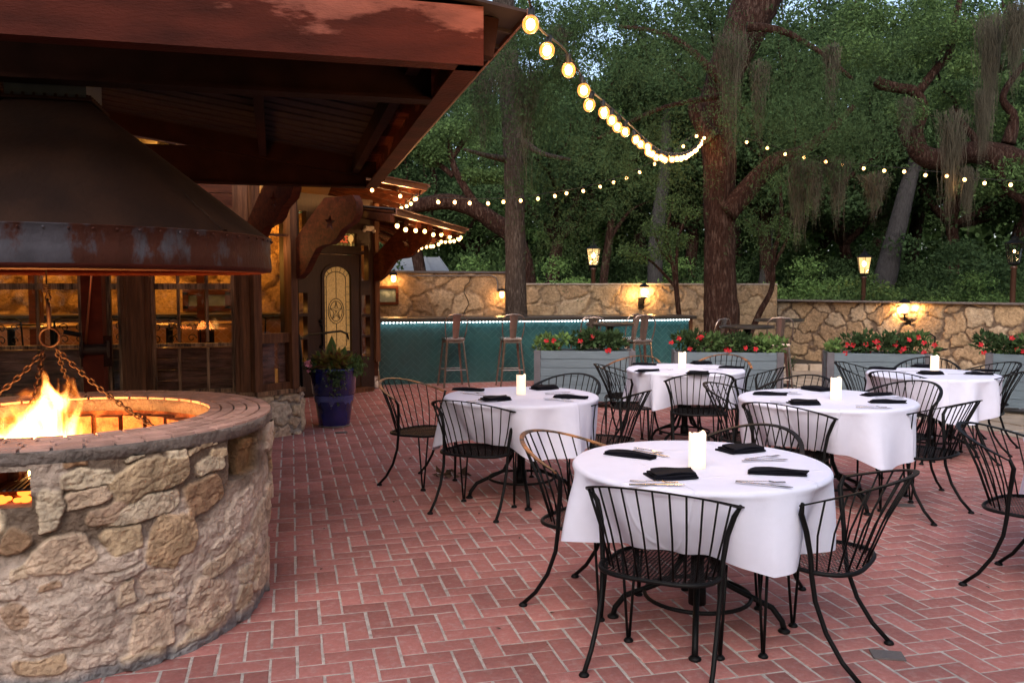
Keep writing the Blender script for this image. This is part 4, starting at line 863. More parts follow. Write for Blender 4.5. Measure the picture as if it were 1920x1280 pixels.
# mulch bed and kerb before the right wall
mb=MB(); k0=gz(1462,693);k1=gz(1538,693); 
mb.prism([(k0.x-1.2,k0.y+.3),(k1.x+.6,k1.y-.4),(WB[0]-1.2,WB[1]+1.0),(WA[0]+.1,WA[1]-.02)],.035,(0,0,0)); tag(link('mulch_bed',mb.mesh('mulch_bed',mt['soil'])),kind='structure')
mb=MB(); g2=random.Random(3)
for i in range(7): 
    t0=i/7; a_=Vector((k0.x-.6,k0.y+.15,.05)).lerp(Vector((k1.x+.5,k1.y-.35,.05)),t0); b_=Vector((k0.x-.6,k0.y+.15,.05)).lerp(Vector((k1.x+.5,k1.y-.35,.05)),t0+.135); mb.bar(a_,b_,.16,.13+g2.uniform(-.01,.02))
o=struct('kerb',mb.mesh('kerb',mt['flag'])); bevel(o,.02)
# ================================================================== PLANTERS
def leaf_cluster(n,gen,size,mats,aspect=.45,fold=.15,seed=0,droop=0.):
    """n pointed leaves; gen(g)->(pos, outward dir)"""
    g=np.random.default_rng(seed); V=[];F=[]
    for i in range(n):
        p,d=gen(g); d=np.array(d,float)+g.normal(0,.45,3)+np.array([0,0,-droop]); d/=np.linalg.norm(d)+1e-9
        s=size*g.uniform(.6,1.3); x=np.cross(d,g.normal(0,1,3)); x/=np.linalg.norm(x)+1e-9; nrm=np.cross(x,d)
        p=np.array(p,float); k=len(V)
        V+= [p,p+d*s*.45+x*s*aspect/2+nrm*s*fold,p+d*s,p+d*s*.45-x*s*aspect/2+nrm*s*fold]
        F.append((k,k+1,k+2,k+3))
    return np_mesh('foliage',np.array(V),np.array(F),mats)
def bush_gen(rx,ry,h,base=0.,lumps=6,seed=0):
    gg=np.random.default_rng(seed+99); L=[(gg.uniform(-rx,rx)*.7,gg.uniform(-ry,ry)*.7,base+h*gg.uniform(.35,.8),gg.uniform(.35,.6)) for _ in range(lumps)]
    def f(g):
        lx,ly,lz,lr=L[g.integers(lumps)]; v=g.normal(0,1,3); v/=np.linalg.norm(v); r_=g.uniform(.4,1)**.5*lr
        p=(lx+v[0]*rx*r_,ly+v[1]*ry*r_,max(base,lz+v[2]*h*.5*r_*1.3)); return p,v+np.array([0,0,.4])
    return f
def flower_mesh(pts,r,m,seed=0):
    mb=MB(); g=random.Random(seed)
    for p in pts:
        p=Vector(p); d=Vector((g.uniform(-.5,.5),-1,g.uniform(0,.8))).normalized(); x=d.cross(Vector((0,0,1))).normalized(); y=d.cross(x)
        for k in range(5):
            a=2*PI*k/5+g.random(); u_=x*math.cos(a)+y*math.sin(a); t=d.cross(u_)
            mb.add([p,p+u_*r*.6+t*r*.42+d*r*.25,p+u_*r*1.05+d*r*.12,p+u_*r*.6-t*r*.42+d*r*.25],[(0,1,2,3)])
    return mb.mesh('blossoms',m)
def planter(label,xl,xr_,yt,z=.74,zoff=0,dp=.45,ang_=None):
    a=gz(xl,yt[0],z);b=gz(xr_,yt[1],z); L=(b-a).xy.length; rz=math.atan2(b.y-a.y,b.x-a.x)
    t=thing('planter_box',label,'planter',(a.x,a.y,0),rz,'grey board planters between the patio and the bar')
    nb=6; z0=.09; h=(z-z0)/nb
    mb=MB(); g=random.Random(int(xl))
    for i in range(nb):
        for (c,d) in (((L/2,.012+.0,z0+h*(i+.5)),(L-.1,.022,h-.006)),((L/2,dp-.012,z0+h*(i+.5)),(L-.1,.022,h-.006)),((.012,dp/2,z0+h*(i+.5)),(.022,dp-.08,h-.006)),((L-.012,dp/2,z0+h*(i+.5)),(.022,dp-.08,h-.006))):
            mb.box((c[0]+g.uniform(-.002,.002),c[1]+g.uniform(-.002,.002),c[2]),d)
    part('boards',mb,mt['planter'],t)
    for x in(.03,L-.03):
        for y in(.0,dp): mb=MB(); mb.box((x,y+(.028 if y==0 else -.028),z0+(z-z0)/2),(.085 if y==0 else .075,.085,z-z0)); o=part('corner_post',mb,mt['plantertrim'],t); bevel(o,.004)
    mb=MB(); mb.box((L/2,dp/2,z-.05),(L-.06,dp-.06,.03)); part('soil',mb,mt['soil'],t)
    for x in(.12,L-.12):
        for y in(.09,dp-.09):
            mb=MB(); mb.tube([(x-.015,y,.045),(x+.015,y,.045)],.042,12); mb.box((x,y,.085),(.05,.05,.012)); part('caster',mb,mt['black'],t)
    return t,a,rz,L,dp
planters=[planter('grey board planter with red flowers at the left, in front of the teal bar',1003,1190,(657,658)),
 planter('grey board planter with red flowers in front of the thick tree trunk',1266,1468,(659.5,661)),
 planter('grey board planter full of red flowers before the lit golden wall',1553,1747,(661,664)),
 planter('grey board planter with red flowers cut off by the right edge',1850,1995,(662,668))]
pl_lab=['left end','left middle','right middle','right end']
def plant(label,pl,s,w,h,nf,seed,m='leafdark',fm='red'):
    t0,a,rz,L,dp=pl; d=Vector((math.cos(rz),math.sin(rz),0)); n=Vector((-d.y,d.x,0)); p=Vector((a.x,a.y,.70))+d*(L*s)+n*dp*.5
    t=thing('flowering_plant',label,'plant',tuple(p),rz,'plants in the grey planters')
    me=leaf_cluster(int(520*w/.3),bush_gen(w,.2,h,0,6,seed),.075,mt[m],.5,.12,seed); part('foliage',me,None,t)
    g=random.Random(seed)
    mb=MB()
    for i in range(9): mb.tube([(g.uniform(-w,w)*.3,g.uniform(-.1,.1),0),(g.uniform(-w,w)*.8,g.uniform(-.15,.15),h*g.uniform(.6,1.1))],.004,4)
    part('stem',mb,mt['leafdark'],t)
    if nf:
        pts=[(g.uniform(-w,w)*.95,-.2+g.uniform(-.06,.06) if g.random()<.7 else g.uniform(-.1,.1),g.uniform(.03,h*.95)) for _ in range(nf)]
        part('blossoms',flower_mesh(pts,.036,mt[fm],seed),None,t)
    return t
PS=[(0,[(.16,.22,.20,3,'leaflight','feathery light green plant spilling over the left end of the left planter'),(.45,.28,.26,3,'leafdark','red flowered plant in the middle of the left planter'),(.80,.24,.24,3,'leafdark','red flowered plant at the right end of the left planter')]),
 (1,[(.12,.2,.27,5,'leafdark','dark plant with red blooms at the left end of the planter by the thick trunk'),(.38,.24,.26,6,'leaf','tallest red flowered plant in the planter by the thick trunk'),(.65,.22,.22,4,'leafdark','low plant right of the middle of the planter by the thick trunk'),(.88,.2,.22,0,'leaflight','broad leaved green plant at the right end of the planter by the thick trunk')]),
 (2,[(.06,.10,.16,0,'leaflight','small feathery green plant alone at the left end of the flower filled planter'),(.33,.22,.27,7,'leafdark','bushy plant with large red blooms left of the middle of the flower filled planter'),(.60,.2,.24,6,'leafdark','plant dotted with red blooms at the middle of the flower filled planter'),(.86,.22,.27,6,'leaf','tall leafy plant with red blooms at the right end of the flower filled planter')]),
 (3,[(.12,.25,.26,3,'leafdark','red flowered plant at the left end of the rightmost planter'),(.5,.3,.28,6,'leaf','red flowered plant cut off by the right edge of the photo')])]
sd=100
for pi_,lst in PS:
    for s,w,h,nf,m,lab in lst: plant(lab,planters[pi_],s,w,h,nf,sd,m); sd+=7
# ================================================================== BLUE POT
pb=gz(628,801); pot=thing('flower_pot','large glossy cobalt blue glazed pot with pale drips beside the door','flower pot',(pb.x,pb.y+.13,0))
s_=9.55/1600
mb=MB(); prof=[(.001,.0),(.165,.0),(.172,.02),(.215,.34),(.222,.36),(.235,.375),(.245,.52),(.262,.62),(.268,.635),(.262,.65),(.245,.655),(.235,.64),(.225,.56),(.001,.55)]
mb.lathe(prof,(0,0,0),48); part('vessel',mb,mt['pot'],pot,True)
mb=MB(); g=random.Random(6); n=96; vs=[]
for j in range(n):
    t=2*PI*j/n; dr=.045+.035*max(0,math.sin(7*t+1)+.6*math.sin(17*t))
    for (r_,z) in((.2225+.001,.355),(.2195,.335),(.2175-dr*.10,.335-dr)): vs.append((r_*math.cos(t)+.0015*math.cos(t),r_*math.sin(t)+.0015*math.sin(t),z))
mb.add(vs,[(j*3+i,((j+1)%n)*3+i,((j+1)%n)*3+i+1,j*3+i+1) for j in range(n) for i in range(2)]); part('drip_glaze',mb,mt['potdrip'],pot,True)
mb=MB(); mb.lathe([(.17,.0),(.178,.004),(.176,.014),(.17,.018)],(0,0,0),40); part('foot_ring',mb,mt['rimmortar'],pot,True)
def pplant(name,label,gen,n,size,m,asp,seed,droop=0,cat='plant',extra=None):
    t=thing(name,label,cat,(pb.x,pb.y+.13,.58),0,'plants in the blue pot'); part('foliage',leaf_cluster(n,gen,size,mt[m],asp,.12,seed,droop),None,t)
    if extra: part('blossoms',flower_mesh(extra,.025,mt['pink'],4),None,t)
def cgen(cx,cy,cz,r_,vz=.5):
    def f(g):
        v=g.normal(0,1,3);v/=np.linalg.norm(v);v[2]=abs(v[2])*vz; return (cx+v[0]*r_,cy+v[1]*r_,cz+v[2]*r_),v
    return f
pplant('leafy_plant','yellow green and maroon leaved plant in the middle of the blue pot',cgen(-.02,-.10,.10,.09,1.),150,.15,'coleus',.36,1,.25)
pplant('trailing_plant','small leaved trailing plant hanging over the front of the blue pot',lambda g:((.02+g.normal(0,.06),-.25-g.uniform(0,.03),.08-abs(g.normal(0,.14))),(0,-1,-.6)),260,.035,'trail',.8,2)
pplant('bushy_plant','fine leaved green bush at the right side of the blue pot',lambda g:((.20+g.normal(0,.07),-.04+g.normal(0,.09),.08+g.normal(0,.05)),(0,0,1)),420,.05,'leaf',.5,3)
pplant('pink_flower','small pink blossoms and leaves at the left side of the blue pot',lambda g:((-.22+g.normal(0,.05),-.06+g.normal(0,.07),.08+g.normal(0,.04)),(0,0,1)),160,.055,'leafdark',.5,4,0,'flower',[(-.27+g.uniform(-.04,.04),-.12+g.uniform(-.04,.04),.08+g.uniform(-.05,.08)) for _ in range(14)])
t=thing('leafy_plant','tall single upright green leaf blade standing from the blue pot','plant',(pb.x-.02,pb.y+.1,.6),0,'plants in the blue pot'); mb=MB()
for dx,ht,lean in((0,.42,.0),(.05,.30,.12),(-.06,.26,-.12)):
    vs=[];w=[.02,.05,.06,.045,.0]
    for i,ww_ in enumerate(w): vs+= [(dx+lean*i/4*.8-ww_,-.02*i,ht*i/4),(dx+lean*i/4*.8,-.02*i-.012,ht*i/4),(dx+lean*i/4*.8+ww_,-.02*i,ht*i/4)]
    mb.add(vs,[(i*3+j,i*3+j+1,i*3+4+j,i*3+3+j) for i in range(4) for j in range(2)])
part('foliage',mb,mt['leaf'],t)
CH=[('a patio chair with its back to the camera at the nearest front table',1.462,3.165,49,0),
 ('patio chair with worn copper coloured arm rail left of the nearest front table',1.425,3.905,-49,1),
 ('black patio chair right of the nearest front table, its left arm worn to bare metal',2.145,3.13,130,0),
 ('black patio chair beyond the nearest front table, only its back arch showing',2.17,3.85,214,0),
 ('black patio chair with its back to the camera at the left table',1.25,5.75,51,0),
 ('patio chair with a rusty rail standing farthest left, beside the left table',1.001,6.641,-48,1),
 ('black patio chair pushed to the right side of the left table',2.20,5.90,132,0),
 ('black patio chair behind the left table in front of the left planter',2.13,6.62,230,0),
 ('black patio chair with its back to the camera at the middle right table',3.252,5.054,34,0),
 ('patio chair left of the middle right table, overlapping the back centre table',3.36,5.72,-49,0),
 ('black patio chair right of the middle right table, its legs clear on the brick',4.172,4.938,112,0),
 ('black patio chair behind the middle right table beside its candle',3.93,6.10,212,0),
 ('black patio chair with a wide smooth arch between the middle right and back right tables',4.47,5.56,200,0),
 ('black patio chair at the left side of the back centre table',3.165,7.57,-22,0),
 ('patio chair with copper coloured rail behind the left of the back centre table',3.41,8.27,225,1),
 ('patio chair with copper coloured rail behind the right of the back centre table',4.40,8.17,232,1),
 ('black patio chair with its back to the camera at the back centre table',3.575,7.05,76,0),
 ('black patio chair at the right side of the back centre table',4.17,7.29,131,0),
 ('black patio chair at the left side of the back right table, against the planter',5.464,7.067,-51,0),
 ('black patio chair with its back to the camera at the back right table',5.42,6.59,28,0),
 ('black patio chair behind the back right table, its arch either side of the candle',6.27,7.34,225,0),
 ('black patio chair in front of the right end of the back right table',6.0,6.40,125,0),
 ('black patio chair right of the back right table, cut off by the photo edge',6.55,6.95,170,0),
 ('black patio chair at far right, leaning back from the cut off table',3.704,3.523,-63,0)]
# ================================================================== TABLES
TB={'T1':(1.785,3.505,.585),'T2':(1.63,6.03,.58),'T3':(3.70,5.32,.62),'T4':(3.72,7.62,.58),'T5':(5.72,6.62,.58),'T6':(4.19,3.27,.60)}
TN={'T1':'nearest front table','T2':'left table','T3':'middle right table','T4':'back centre table','T5':'back right table','T6':'table cut off by the right edge'}
def table_base(name):
    t=thing('dining_table','','table'); mb=MB(); mb.lathe([(.001,.72),(.55,.72),(.56,.725),(.56,.742),(.001,.745)],(0,0,0),48); part('tabletop',mb,mt['black'],t)
    mb=MB(); mb.lathe([(.03,.16),(.032,.68),(.10,.70),(.11,.718),(.001,.718)],(0,0,0),20); mb.tube([(0,0,.10),(0,0,.2)],.04,12); part('column',mb,mt['black'],t,True)
    for k in range(4):
        a=PI/4+PI/2*k+.3; c,s=math.cos(a),math.sin(a); P=[(.03,.62),(.05,.45),(.075,.30),(.13,.20),(.24,.15),(.33,.11),(.375,.05),(.385,.012)]
        mb=MB(); mb.tube([(c*r_,s*r_,z) for r_,z in P],.0135,8); mb.lathe([(.001,0),(.026,0),(.028,.008),(.016,.018),(.001,.02)],(c*.385,s*.385,0),12); part('leg',mb,mt['black'],t,True)
    mb=MB(); mb.tube([(.24*math.cos(a),.24*math.sin(a),.145) for a in np.linspace(0,2*PI,33)[:-1]],.0095,7,closed=True); part('ring',mb,mt['black'],t,True); return t
def cloth(name,c,seed,blow=0.):
    """round table linen falling in soft folds, pushed in where chairs stand"""
    g=np.random.default_rng(seed); nth=300; prof=24; x,y,R0=c; Rt=R0-.03
    th=np.linspace(0,2*PI,nth,endpoint=False); ph=g.uniform(0,6,8)
    sq=np.abs(np.cos(2*(th-.5+seed)))**2
    drop=.322+.06*sq+.02*np.sin(3*th+ph[0])+.008*np.sin(11*th+ph[7])
    fs=np.sin(8*th+ph[1]+1.2*np.sin(2*th+ph[4])); fold=.034*(fs+.35*fs*np.abs(fs))*(.6+.5*np.sin(3*th+ph[2]))+.020*np.sin(13*th+ph[2]+.8*np.sin(3*th))+.008*np.abs(np.sin(9.5*th+ph[5]))+.012*np.sin(5*th+ph[3])
    inf=np.zeros(nth)
    for (_,cx,cy,_t,_k) in CH:
        dx,dy=cx-x,cy-y; dd=math.hypot(dx,dy)
        if dd<.75:
            da=(th-math.atan2(dy,dx)+PI)%(2*PI)-PI; inf=np.maximum(inf,np.exp(-(np.abs(da)/R(45))**4)*min(1,(.80-dd)/.22)*(1 if 'its back to the camera' in _ else .55))
    V=[]
    for r_ in np.linspace(0,1,10)[1:]: V.append(np.stack([Rt*r_*np.cos(th),Rt*r_*np.sin(th),np.full(nth,.755)],1))
    for l in np.linspace(0,1,5)[1:]:
        a=l*PI/2; r_=Rt+.02*math.sin(a); V.append(np.stack([r_*np.cos(th),r_*np.sin(th),np.full(nth,.755-.02*(1-math.cos(a)))],1))
    dr=drop*(1-inf)+np.minimum(drop,.275)*inf
    for k in range(1,prof+1):
        t=k/prof; r_=Rt+.02+fold*(t**.8)*(1.35-.6*inf)+(.022*t+.04*sq*t**1.6)*(1-inf)-inf*(.060*t**.5+.09*t*t)+blow*np.clip(np.cos(th-.2),0,1)**2*t*t*(1-inf); z=.735-dr*t
        V.append(np.stack([r_*np.cos(th),r_*np.sin(th),z],1))
    n=len(V); P=np.vstack([[0,0,.755]]+V)
    i,j=np.meshgrid(np.arange(n-1),np.arange(nth),indexing='ij'); F=np.stack([(1+i*nth+j).ravel(),(1+(i+1)*nth+j).ravel(),(1+(i+1)*nth+(j+1)%nth).ravel(),(1+i*nth+(j+1)%nth).ravel()],1)
    me=bpy.data.meshes.new('tablecloth'); me.from_pydata([tuple(p) for p in P],[],[tuple(f) for f in F]+[(0,1+j,1+(j+1)%nth) for j in range(nth)]); me.polygons.foreach_set('use_smooth',[True]*len(me.polygons)); me.materials.append(mt['cloth']); me.update()
    return me
CL={'T1':'white cloth with soft hanging folds on the nearest front table','T2':'white cloth draped over the left table beside the open brick','T3':'white cloth draped over the middle right table','T4':'white cloth draped over the back centre table before the planters','T5':'white cloth draped over the back right table','T6':'white cloth hanging at the very right edge of the photo'}
t0=table_base('T1')
for k,(n,(x,y,R0)) in enumerate(TB.items()):
    t=t0 if k==0 else copy_tree(t0); t.location=(x,y,0); t.rotation_euler=(0,0,.35*k); tag(t,'round iron pedestal table under a white cloth, the '+TN[n],'table','round dining tables')
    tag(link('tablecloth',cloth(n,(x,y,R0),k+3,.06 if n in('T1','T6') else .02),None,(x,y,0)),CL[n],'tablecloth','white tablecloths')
# ================================================================== CHAIRS
def chair_band(a_): # a_ in radians around the back
    k=(1-math.cos(a_))/(1-math.cos(R(72))); return Vector((.31*math.sin(a_)/math.sin(R(72)),-.38+.34*k,.81-.11*k))
def seat_outline(n=48):
    pts=[]
    for i in range(n):
        a=2*PI*i/n; c,s=math.cos(a),math.sin(a); e=.62; x=.245*abs(c)**e*(1 if c>0 else -1); y=.215*abs(s)**e*(1 if s>0 else -1)
        if y>0: x*=.93
        pts.append((x,y))
    return pts
def make_chair(band='blackrust'):
    t=thing('patio_chair','','chair')
    out=seat_outline(); mb=MB(); mb.tube([(x,y,.415) for x,y in out],.0095,7,closed=True)
    sm=MB()
    # expanded metal: two families of thin crossing strips inside the outline
    def inside(x,y):
        c=False;n=len(out);j=n-1
        for i in range(n):
            if (out[i][1]>y)!=(out[j][1]>y) and x<(out[j][0]-out[i][0])*(y-out[i][1])/(out[j][1]-out[i][1])+out[i][0]: c=not c
            j=i
        return c
    for sg in(1,-1):
        for k in range(-30,31):
            y0=k*.0150; dx,dy=math.cos(R(24)),sg*math.sin(R(24)); P=[]
            for q in np.linspace(-.32,.32,65):
                x,y=q*dx,y0+q*dy
                if inside(x,y): P.append((x,y))
            if len(P)>1: sm.bar((P[0][0],P[0][1],.417-.018*(1-(P[0][0]/.25)**2)*(1-min(1,(P[0][1]/.22)**2))),(P[-1][0],P[-1][1],.417),.0021,.002)
    seat=part('seat',sm,mt['black'],t); part('seat_rim',mb,mt['black'],seat,True)
    N=15; vs=[];A_=np.linspace(-R(74),R(74),33)
    mb=MB()
    for a_ in A_:
        p=chair_band(a_); q=chair_band(a_+.02)-chair_band(a_-.02); q.normalize(); o_=Vector((p.x,p.y+.05,0)).normalized(); x=o_*.0115+Vector((0,0,.002)); z=Vector((0,0,.0035))
        vs+=[p-x-z,p+x-z,p+x+z,p-x+z]
    K=len(A_); mb.add(vs,[(i*4+j,i*4+(j+1)%4,(i+1)*4+(j+1)%4,(i+1)*4+j) for i in range(K-1) for j in range(4)]+[(0,1,2,3),(K*4-1,K*4-2,K*4-3,K*4-4)])
    part('back_band',mb,mt[band],t)
    for i in range(13):
        a_=-R(63)+R(126)*i/12; p=chair_band(a_); tt=(i-6)/6; bx=.215*math.sin(tt*1.25)/math.sin(1.25); by=-.205+.14*(1-math.cos(tt*1.25))/(1-math.cos(1.25)) 
        b=Vector((bx,by,.415)); m=b.lerp(p,.5)+Vector((0,.012,0)); mb=MB(); mb.tube([b,m,p],.0042,6); part('spindle',mb,mt['black'],t,True)
    for s in(-1,1):
        # arm bar running into the sabre rear leg
        P=[(.312,-.032,.704),(.285,-.02,.655),(.262,-.035,.58),(.250,-.05,.48),(.246,-.055,.40),(.243,-.07,.30),(.243,-.115,.18),(.247,-.18,.08),(.25,-.25,.012)]
        mb=MB(); mb.tube([(s*x,y,z) for x,y,z in P],[.008,.0115,.0115,.0105,.0105,.010,.010,.010,.010],8); part('rear_leg',mb,mt['black'],t,True)
        mb=MB(); mb.lathe([(.001,0),(.02,0),(.022,.006),(.014,.016),(.001,.018)],(s*.25,-.25,0),12); part('glide',mb,mt['black'],t,True)
        mb=MB(); mb.tube([(s*.18,.185,.41),(s*.197,.155,.02)],.0065,7); mb.tube([(s*.225,.13,.41),(s*.203,.147,.02)],.0065,7); part('front_leg',mb,mt['black'],t,True)
        mb=MB(); mb.lathe([(.001,0),(.02,0),(.022,.006),(.014,.016),(.001,.018)],(s*.2,.15,0),12); part('glide',mb,mt['black'],t,True)
    return t
prot={0:make_chair('black'),1:None}; prot[1]=make_chair('copperband'); used={0:False,1:False}
for lab,x,y,th,k in CH:
    if not used[k]: t=prot[k]; used[k]=True
    else: t=copy_tree(prot[k])
    lab=lab[2:] if lab.startswith('a ') else lab
    t.location=(x,y,0); t.rotation_euler=(0,0,R(th-90)); tag(t,lab,'chair','black wrought iron chairs round the dining tables')
# ================================================================== TABLE SETTINGS
ZT=.757
def napkin_mesh(kind,seed):
    g=random.Random(seed); mb=MB(); n=12
    if kind==0: L,W,H=.24,.085,.020
    else: L,W,H=.19,.13,.028
    # folded layers with a rolled, rounded front edge
    for lay in range(3):
        Ls=L*(1-.04*lay); Ws=W*(1-.03*lay); z0=lay*H/3; z1=z0+H/3*.93; vs=[]; k=8
        for i in range(k+1):
            u_=i/k-.5; bend=.006*math.sin(3*u_+seed)+ (0.010*math.cos(5*u_) if lay==2 else 0); taper=1-.35*(i/k)*(kind==0)-.12*lay*(i/k)
            for (yy,zz) in((-.5,z0),(-.53,(z0+z1)/2),(-.5,z1),(0,z1+.005*math.cos(u_*4+seed)),(.5,z1),(.53,(z0+z1)/2),(.5,z0)):
                vs.append((u_*Ls+.01*lay*(yy>0),yy*Ws*taper+bend+.004*lay*math.sin(seed+lay),zz+.002*math.sin(7*u_+lay+yy*3)))
        m=7; mb.add(vs,[(i*m+j,i*m+(j+1)%m,(i+1)*m+(j+1)%m,(i+1)*m+j) for i in range(k) for j in range(m)]+[tuple(range(m))[::-1],tuple(k*m+j for j in range(m))])
    return mb.mesh('napkin',mt['napkin'])
def fork_mesh():
    mb=MB(); mb.bar((-.10,0,.004),(.03,0,.009),.007,.002); mb.bar((-.10,0,.004),(-.03,0,.006),.012,.002); mb.bar((.03,0,.009),(.05,0,.006),.022,.002)
    for y in(-.009,-.003,.003,.009): mb.bar((.05,y,.006),(.095,y,.008),.0028,.0018)
    return mb.mesh('fork',mt['steel'])
def knife_mesh():
    mb=MB(); mb.bar((-.11,0,.004),(0,0,.005),.011,.004); mb.prism([(0,-.006),(.09,-.008),(.115,.002),(.1,.008),(0,.006)],.0018,(0,0,.004)); return mb.mesh('knife',mt['steel'])
NK=[napkin_mesh(0,1),napkin_mesh(0,2),napkin_mesh(1,3),napkin_mesh(1,4)]; FK=fork_mesh();KN=knife_mesh()
# table: list of (px,py, span direction px dx,dy, kind, place words, cutlery offset px)
SET={'T1':[(1182,855,1,.14,0,'far left side',(34,-9)),(1257,893,1,-.05,3,'behind the chair back',(-30,12)),(1388,845,1,-.10,2,'far right side',(42,14)),(1457,888,1,.06,0,'right side',(-30,17))],
 'T2':[(878,732,1,.05,0,'far left side',(8,6)),(928,750,1,-.08,2,'front left side',(-28,2)),(1020,729,1,-.06,3,'far side, right of the candle',(26,8)),(1070,746,1,.06,0,'right side',(-26,3))],
 'T3':[(1443,740,1,.03,0,'left side',(28,-4)),(1530,731,1,.12,2,'far side by the candle',(-22,-4)),(1506,757,1,.0,3,'front side',(-34,-2)),(1664,755,1,.02,0,'right side',(-30,8)),(1645,741,1,-.05,1,'far right side',(22,5))],
 'T4':[(1208,684,1,.03,0,'far left side',(26,-3)),(1214,696,1,-.05,1,'left side',(30,-2)),(1314,682,1,-.03,2,'far side',(26,3)),(1371,690,1,.03,0,'right side',(-34,3)),(1308,701,1,.0,3,'behind the chair back',(-34,2))],
 'T5':[(1654,692,1,.05,0,'left side',(24,6)),(1731,688,1,.0,2,'far side beside the candle',(-16,-2)),(1744,701,1,.0,3,'front side',(-34,-4)),(1835,702,1,.03,0,'right side',(-36,0)),(1848,696,1,.02,1,'far right side',(-30,0))]}
for n,lst in SET.items():
    for i,(px,py,dx,dy,k,w,(ox,oy)) in enumerate(lst):
        p=gz(px,py,ZT); q=gz(px+dx*10,py+dy*10,ZT); a=math.atan2(q.y-p.y,q.x-p.x)
        tag(link('napkin',NK[k],None,(p.x,p.y,ZT),a),'black napkin on the %s, %s'%(TN[n],w),'napkin','black napkins on the tables')
        c=gz(px+ox,py+oy,ZT)
        tag(link('fork',FK,None,(c.x,c.y,ZT),a+random.uniform(-.5,.2)),'fork on the %s, by the napkin, %s'%(TN[n],w),'fork','cutlery on the tables')
        if n in('T1','T2','T3'):
            c=gz(px+ox+4,py+oy+(5 if n=='T1' else 2.5),ZT); tag(link('knife',KN,None,(c.x,c.y,ZT),a+random.uniform(-.35,.0)),'knife on the %s, by the napkin, %s'%(TN[n],w),'knife','cutlery on the tables')
def candle():
    t=thing('pillar_candle','','candle'); mb=MB(); n=28;vs=[];H=.15;Rr=.0375
    for k,(r_,z) in enumerate(((.001,0),(Rr,0),(Rr,.05),(Rr,.10),(Rr,H),(Rr-.004,H+.002),(Rr-.010,H-.008),(.001,H-.012))):
        for j in range(n):
            a=2*PI*j/n; zz=z+(.007*math.sin(2*a+1)+.004*math.sin(5*a) if z>.13 and r_>.02 else 0); vs.append((r_*math.cos(a),r_*math.sin(a),zz))
    mb.add(vs,[(k*n+j,k*n+(j+1)%n,(k+1)*n+(j+1)%n,(k+1)*n+j) for k in range(7) for j in range(n)]); part('wax',mb,mt['candle'],t,True)
    mb=MB(); mb.tube([(0,0,H-.012),(.001,0,H-.004)],.0015,5); part('wick',mb,mt['black'],t); return t
cp=candle()
for k,(n,px,py,sc) in enumerate((('T1',1307,876,1),('T2',977,739,.93),('T3',1567,749,1),('T4',1279,690,1),('T5',1752,698,1))):
    t=cp if k==0 else copy_tree(cp); p=gz(px,py,ZT); t.location=(p.x,p.y,ZT); t.scale=(sc,)*3; tag(t,'glowing ivory pillar candle on the '+TN[n],'candle','candles on the tables'); lamp('candle_light',(p.x,p.y,ZT+.2),.25,(1,.6,.3),.03)
# ================================================================== BAR STOOLS, HIGH TABLES
def metal_stool():
    t=thing('bar_stool','','stool'); m=mt['gun']; zs_=.76
    mb=MB(); mb.prism([(-.155,-.14),(-.14,-.155),(.14,-.155),(.155,-.14),(.155,.14),(.14,.155),(-.14,.155),(-.155,.14)],.012,(0,0,zs_-.006)); mb.prism([(-.15,-.15),(.15,-.15),(.15,.15),(-.15,.15)],.03,(0,0,zs_-.037)); o=part('seat',mb,m,t); bevel(o,.006)
    for sx in(-1,1):
        for sy in(-1,1):
            mb=MB(); a=Vector((sx*.125,sy*.125,zs_-.03));b=Vector((sx*.20,sy*.20,0)); k=8; vs=[]
            for p,w in((a,.042),(b,.026)):
                for (u_,v_) in((-w/2,-.006),(w/2,-.006),(w/2,.006),(-w/2,.006)): d=Vector((sx,sy,0)).normalized(); e=Vector((-d.y,d.x,0)); vs.append(p+e*u_+d*v_)
            mb.add(vs,[(0,1,5,4),(1,2,6,5),(2,3,7,6),(3,0,4,7),(0,3,2,1),(4,5,6,7)]); mb.bar(a,b,.012,.02,(sx,sy,0)); mb.ball((sx*.20,sy*.20,.012),.014,6); part('leg',mb,m,t)
    mb=MB(); z=.27; q=.175
    for (a,b) in(((-q,-q),(q,-q)),((q,-q),(q,q)),((q,q),(-q,q)),((-q,q),(-q,-q))): mb.tube([(a[0],a[1],z),(b[0],b[1],z)],.008,6)
    part('footrest',mb,m,t)
    mb=MB(); z=.70
    for (a,b) in(((-.13,-.13),(.13,-.13)),((.13,.13),(-.13,.13))): mb.bar((a[0],a[1],z),(b[0],b[1],z),.01,.03)
    part('brace',mb,m,t)
    P=[(-.145,-.13,zs_),(-.165,-.16,.86),(-.175,-.20,1.0),(-.165,-.215,1.07),(-.12,-.225,1.12),(0,-.23,1.135)]; P=P+[(-x,y,z) for x,y,z in P[-2::-1]]
    mb=MB(); mb.tube(P,.009,8); part('back_hoop',mb,m,t,True)
    mb=MB(); vs=[]
    for (y,z,w) in((-.145,zs_,.045),(-.17,.90,.055),(-.21,1.04,.062),(-.232,1.13,.066)):
        for x in(-1,-.5,0,.5,1): vs.append((x*w,y-.008*(1-x*x),z))
    k=len(vs); mb.add(vs+[(x,y-.004,z) for x,y,z in vs],[(i*5+j,i*5+j+1,i*5+6+j,i*5+5+j) for i in range(3) for j in range(4)]+[(k+i*5+j,k+i*5+5+j,k+i*5+6+j,k+i*5+j+1) for i in range(3) for j in range(4)])
    part('back_splat',mb,m,t,True); return t
ms_=metal_stool()
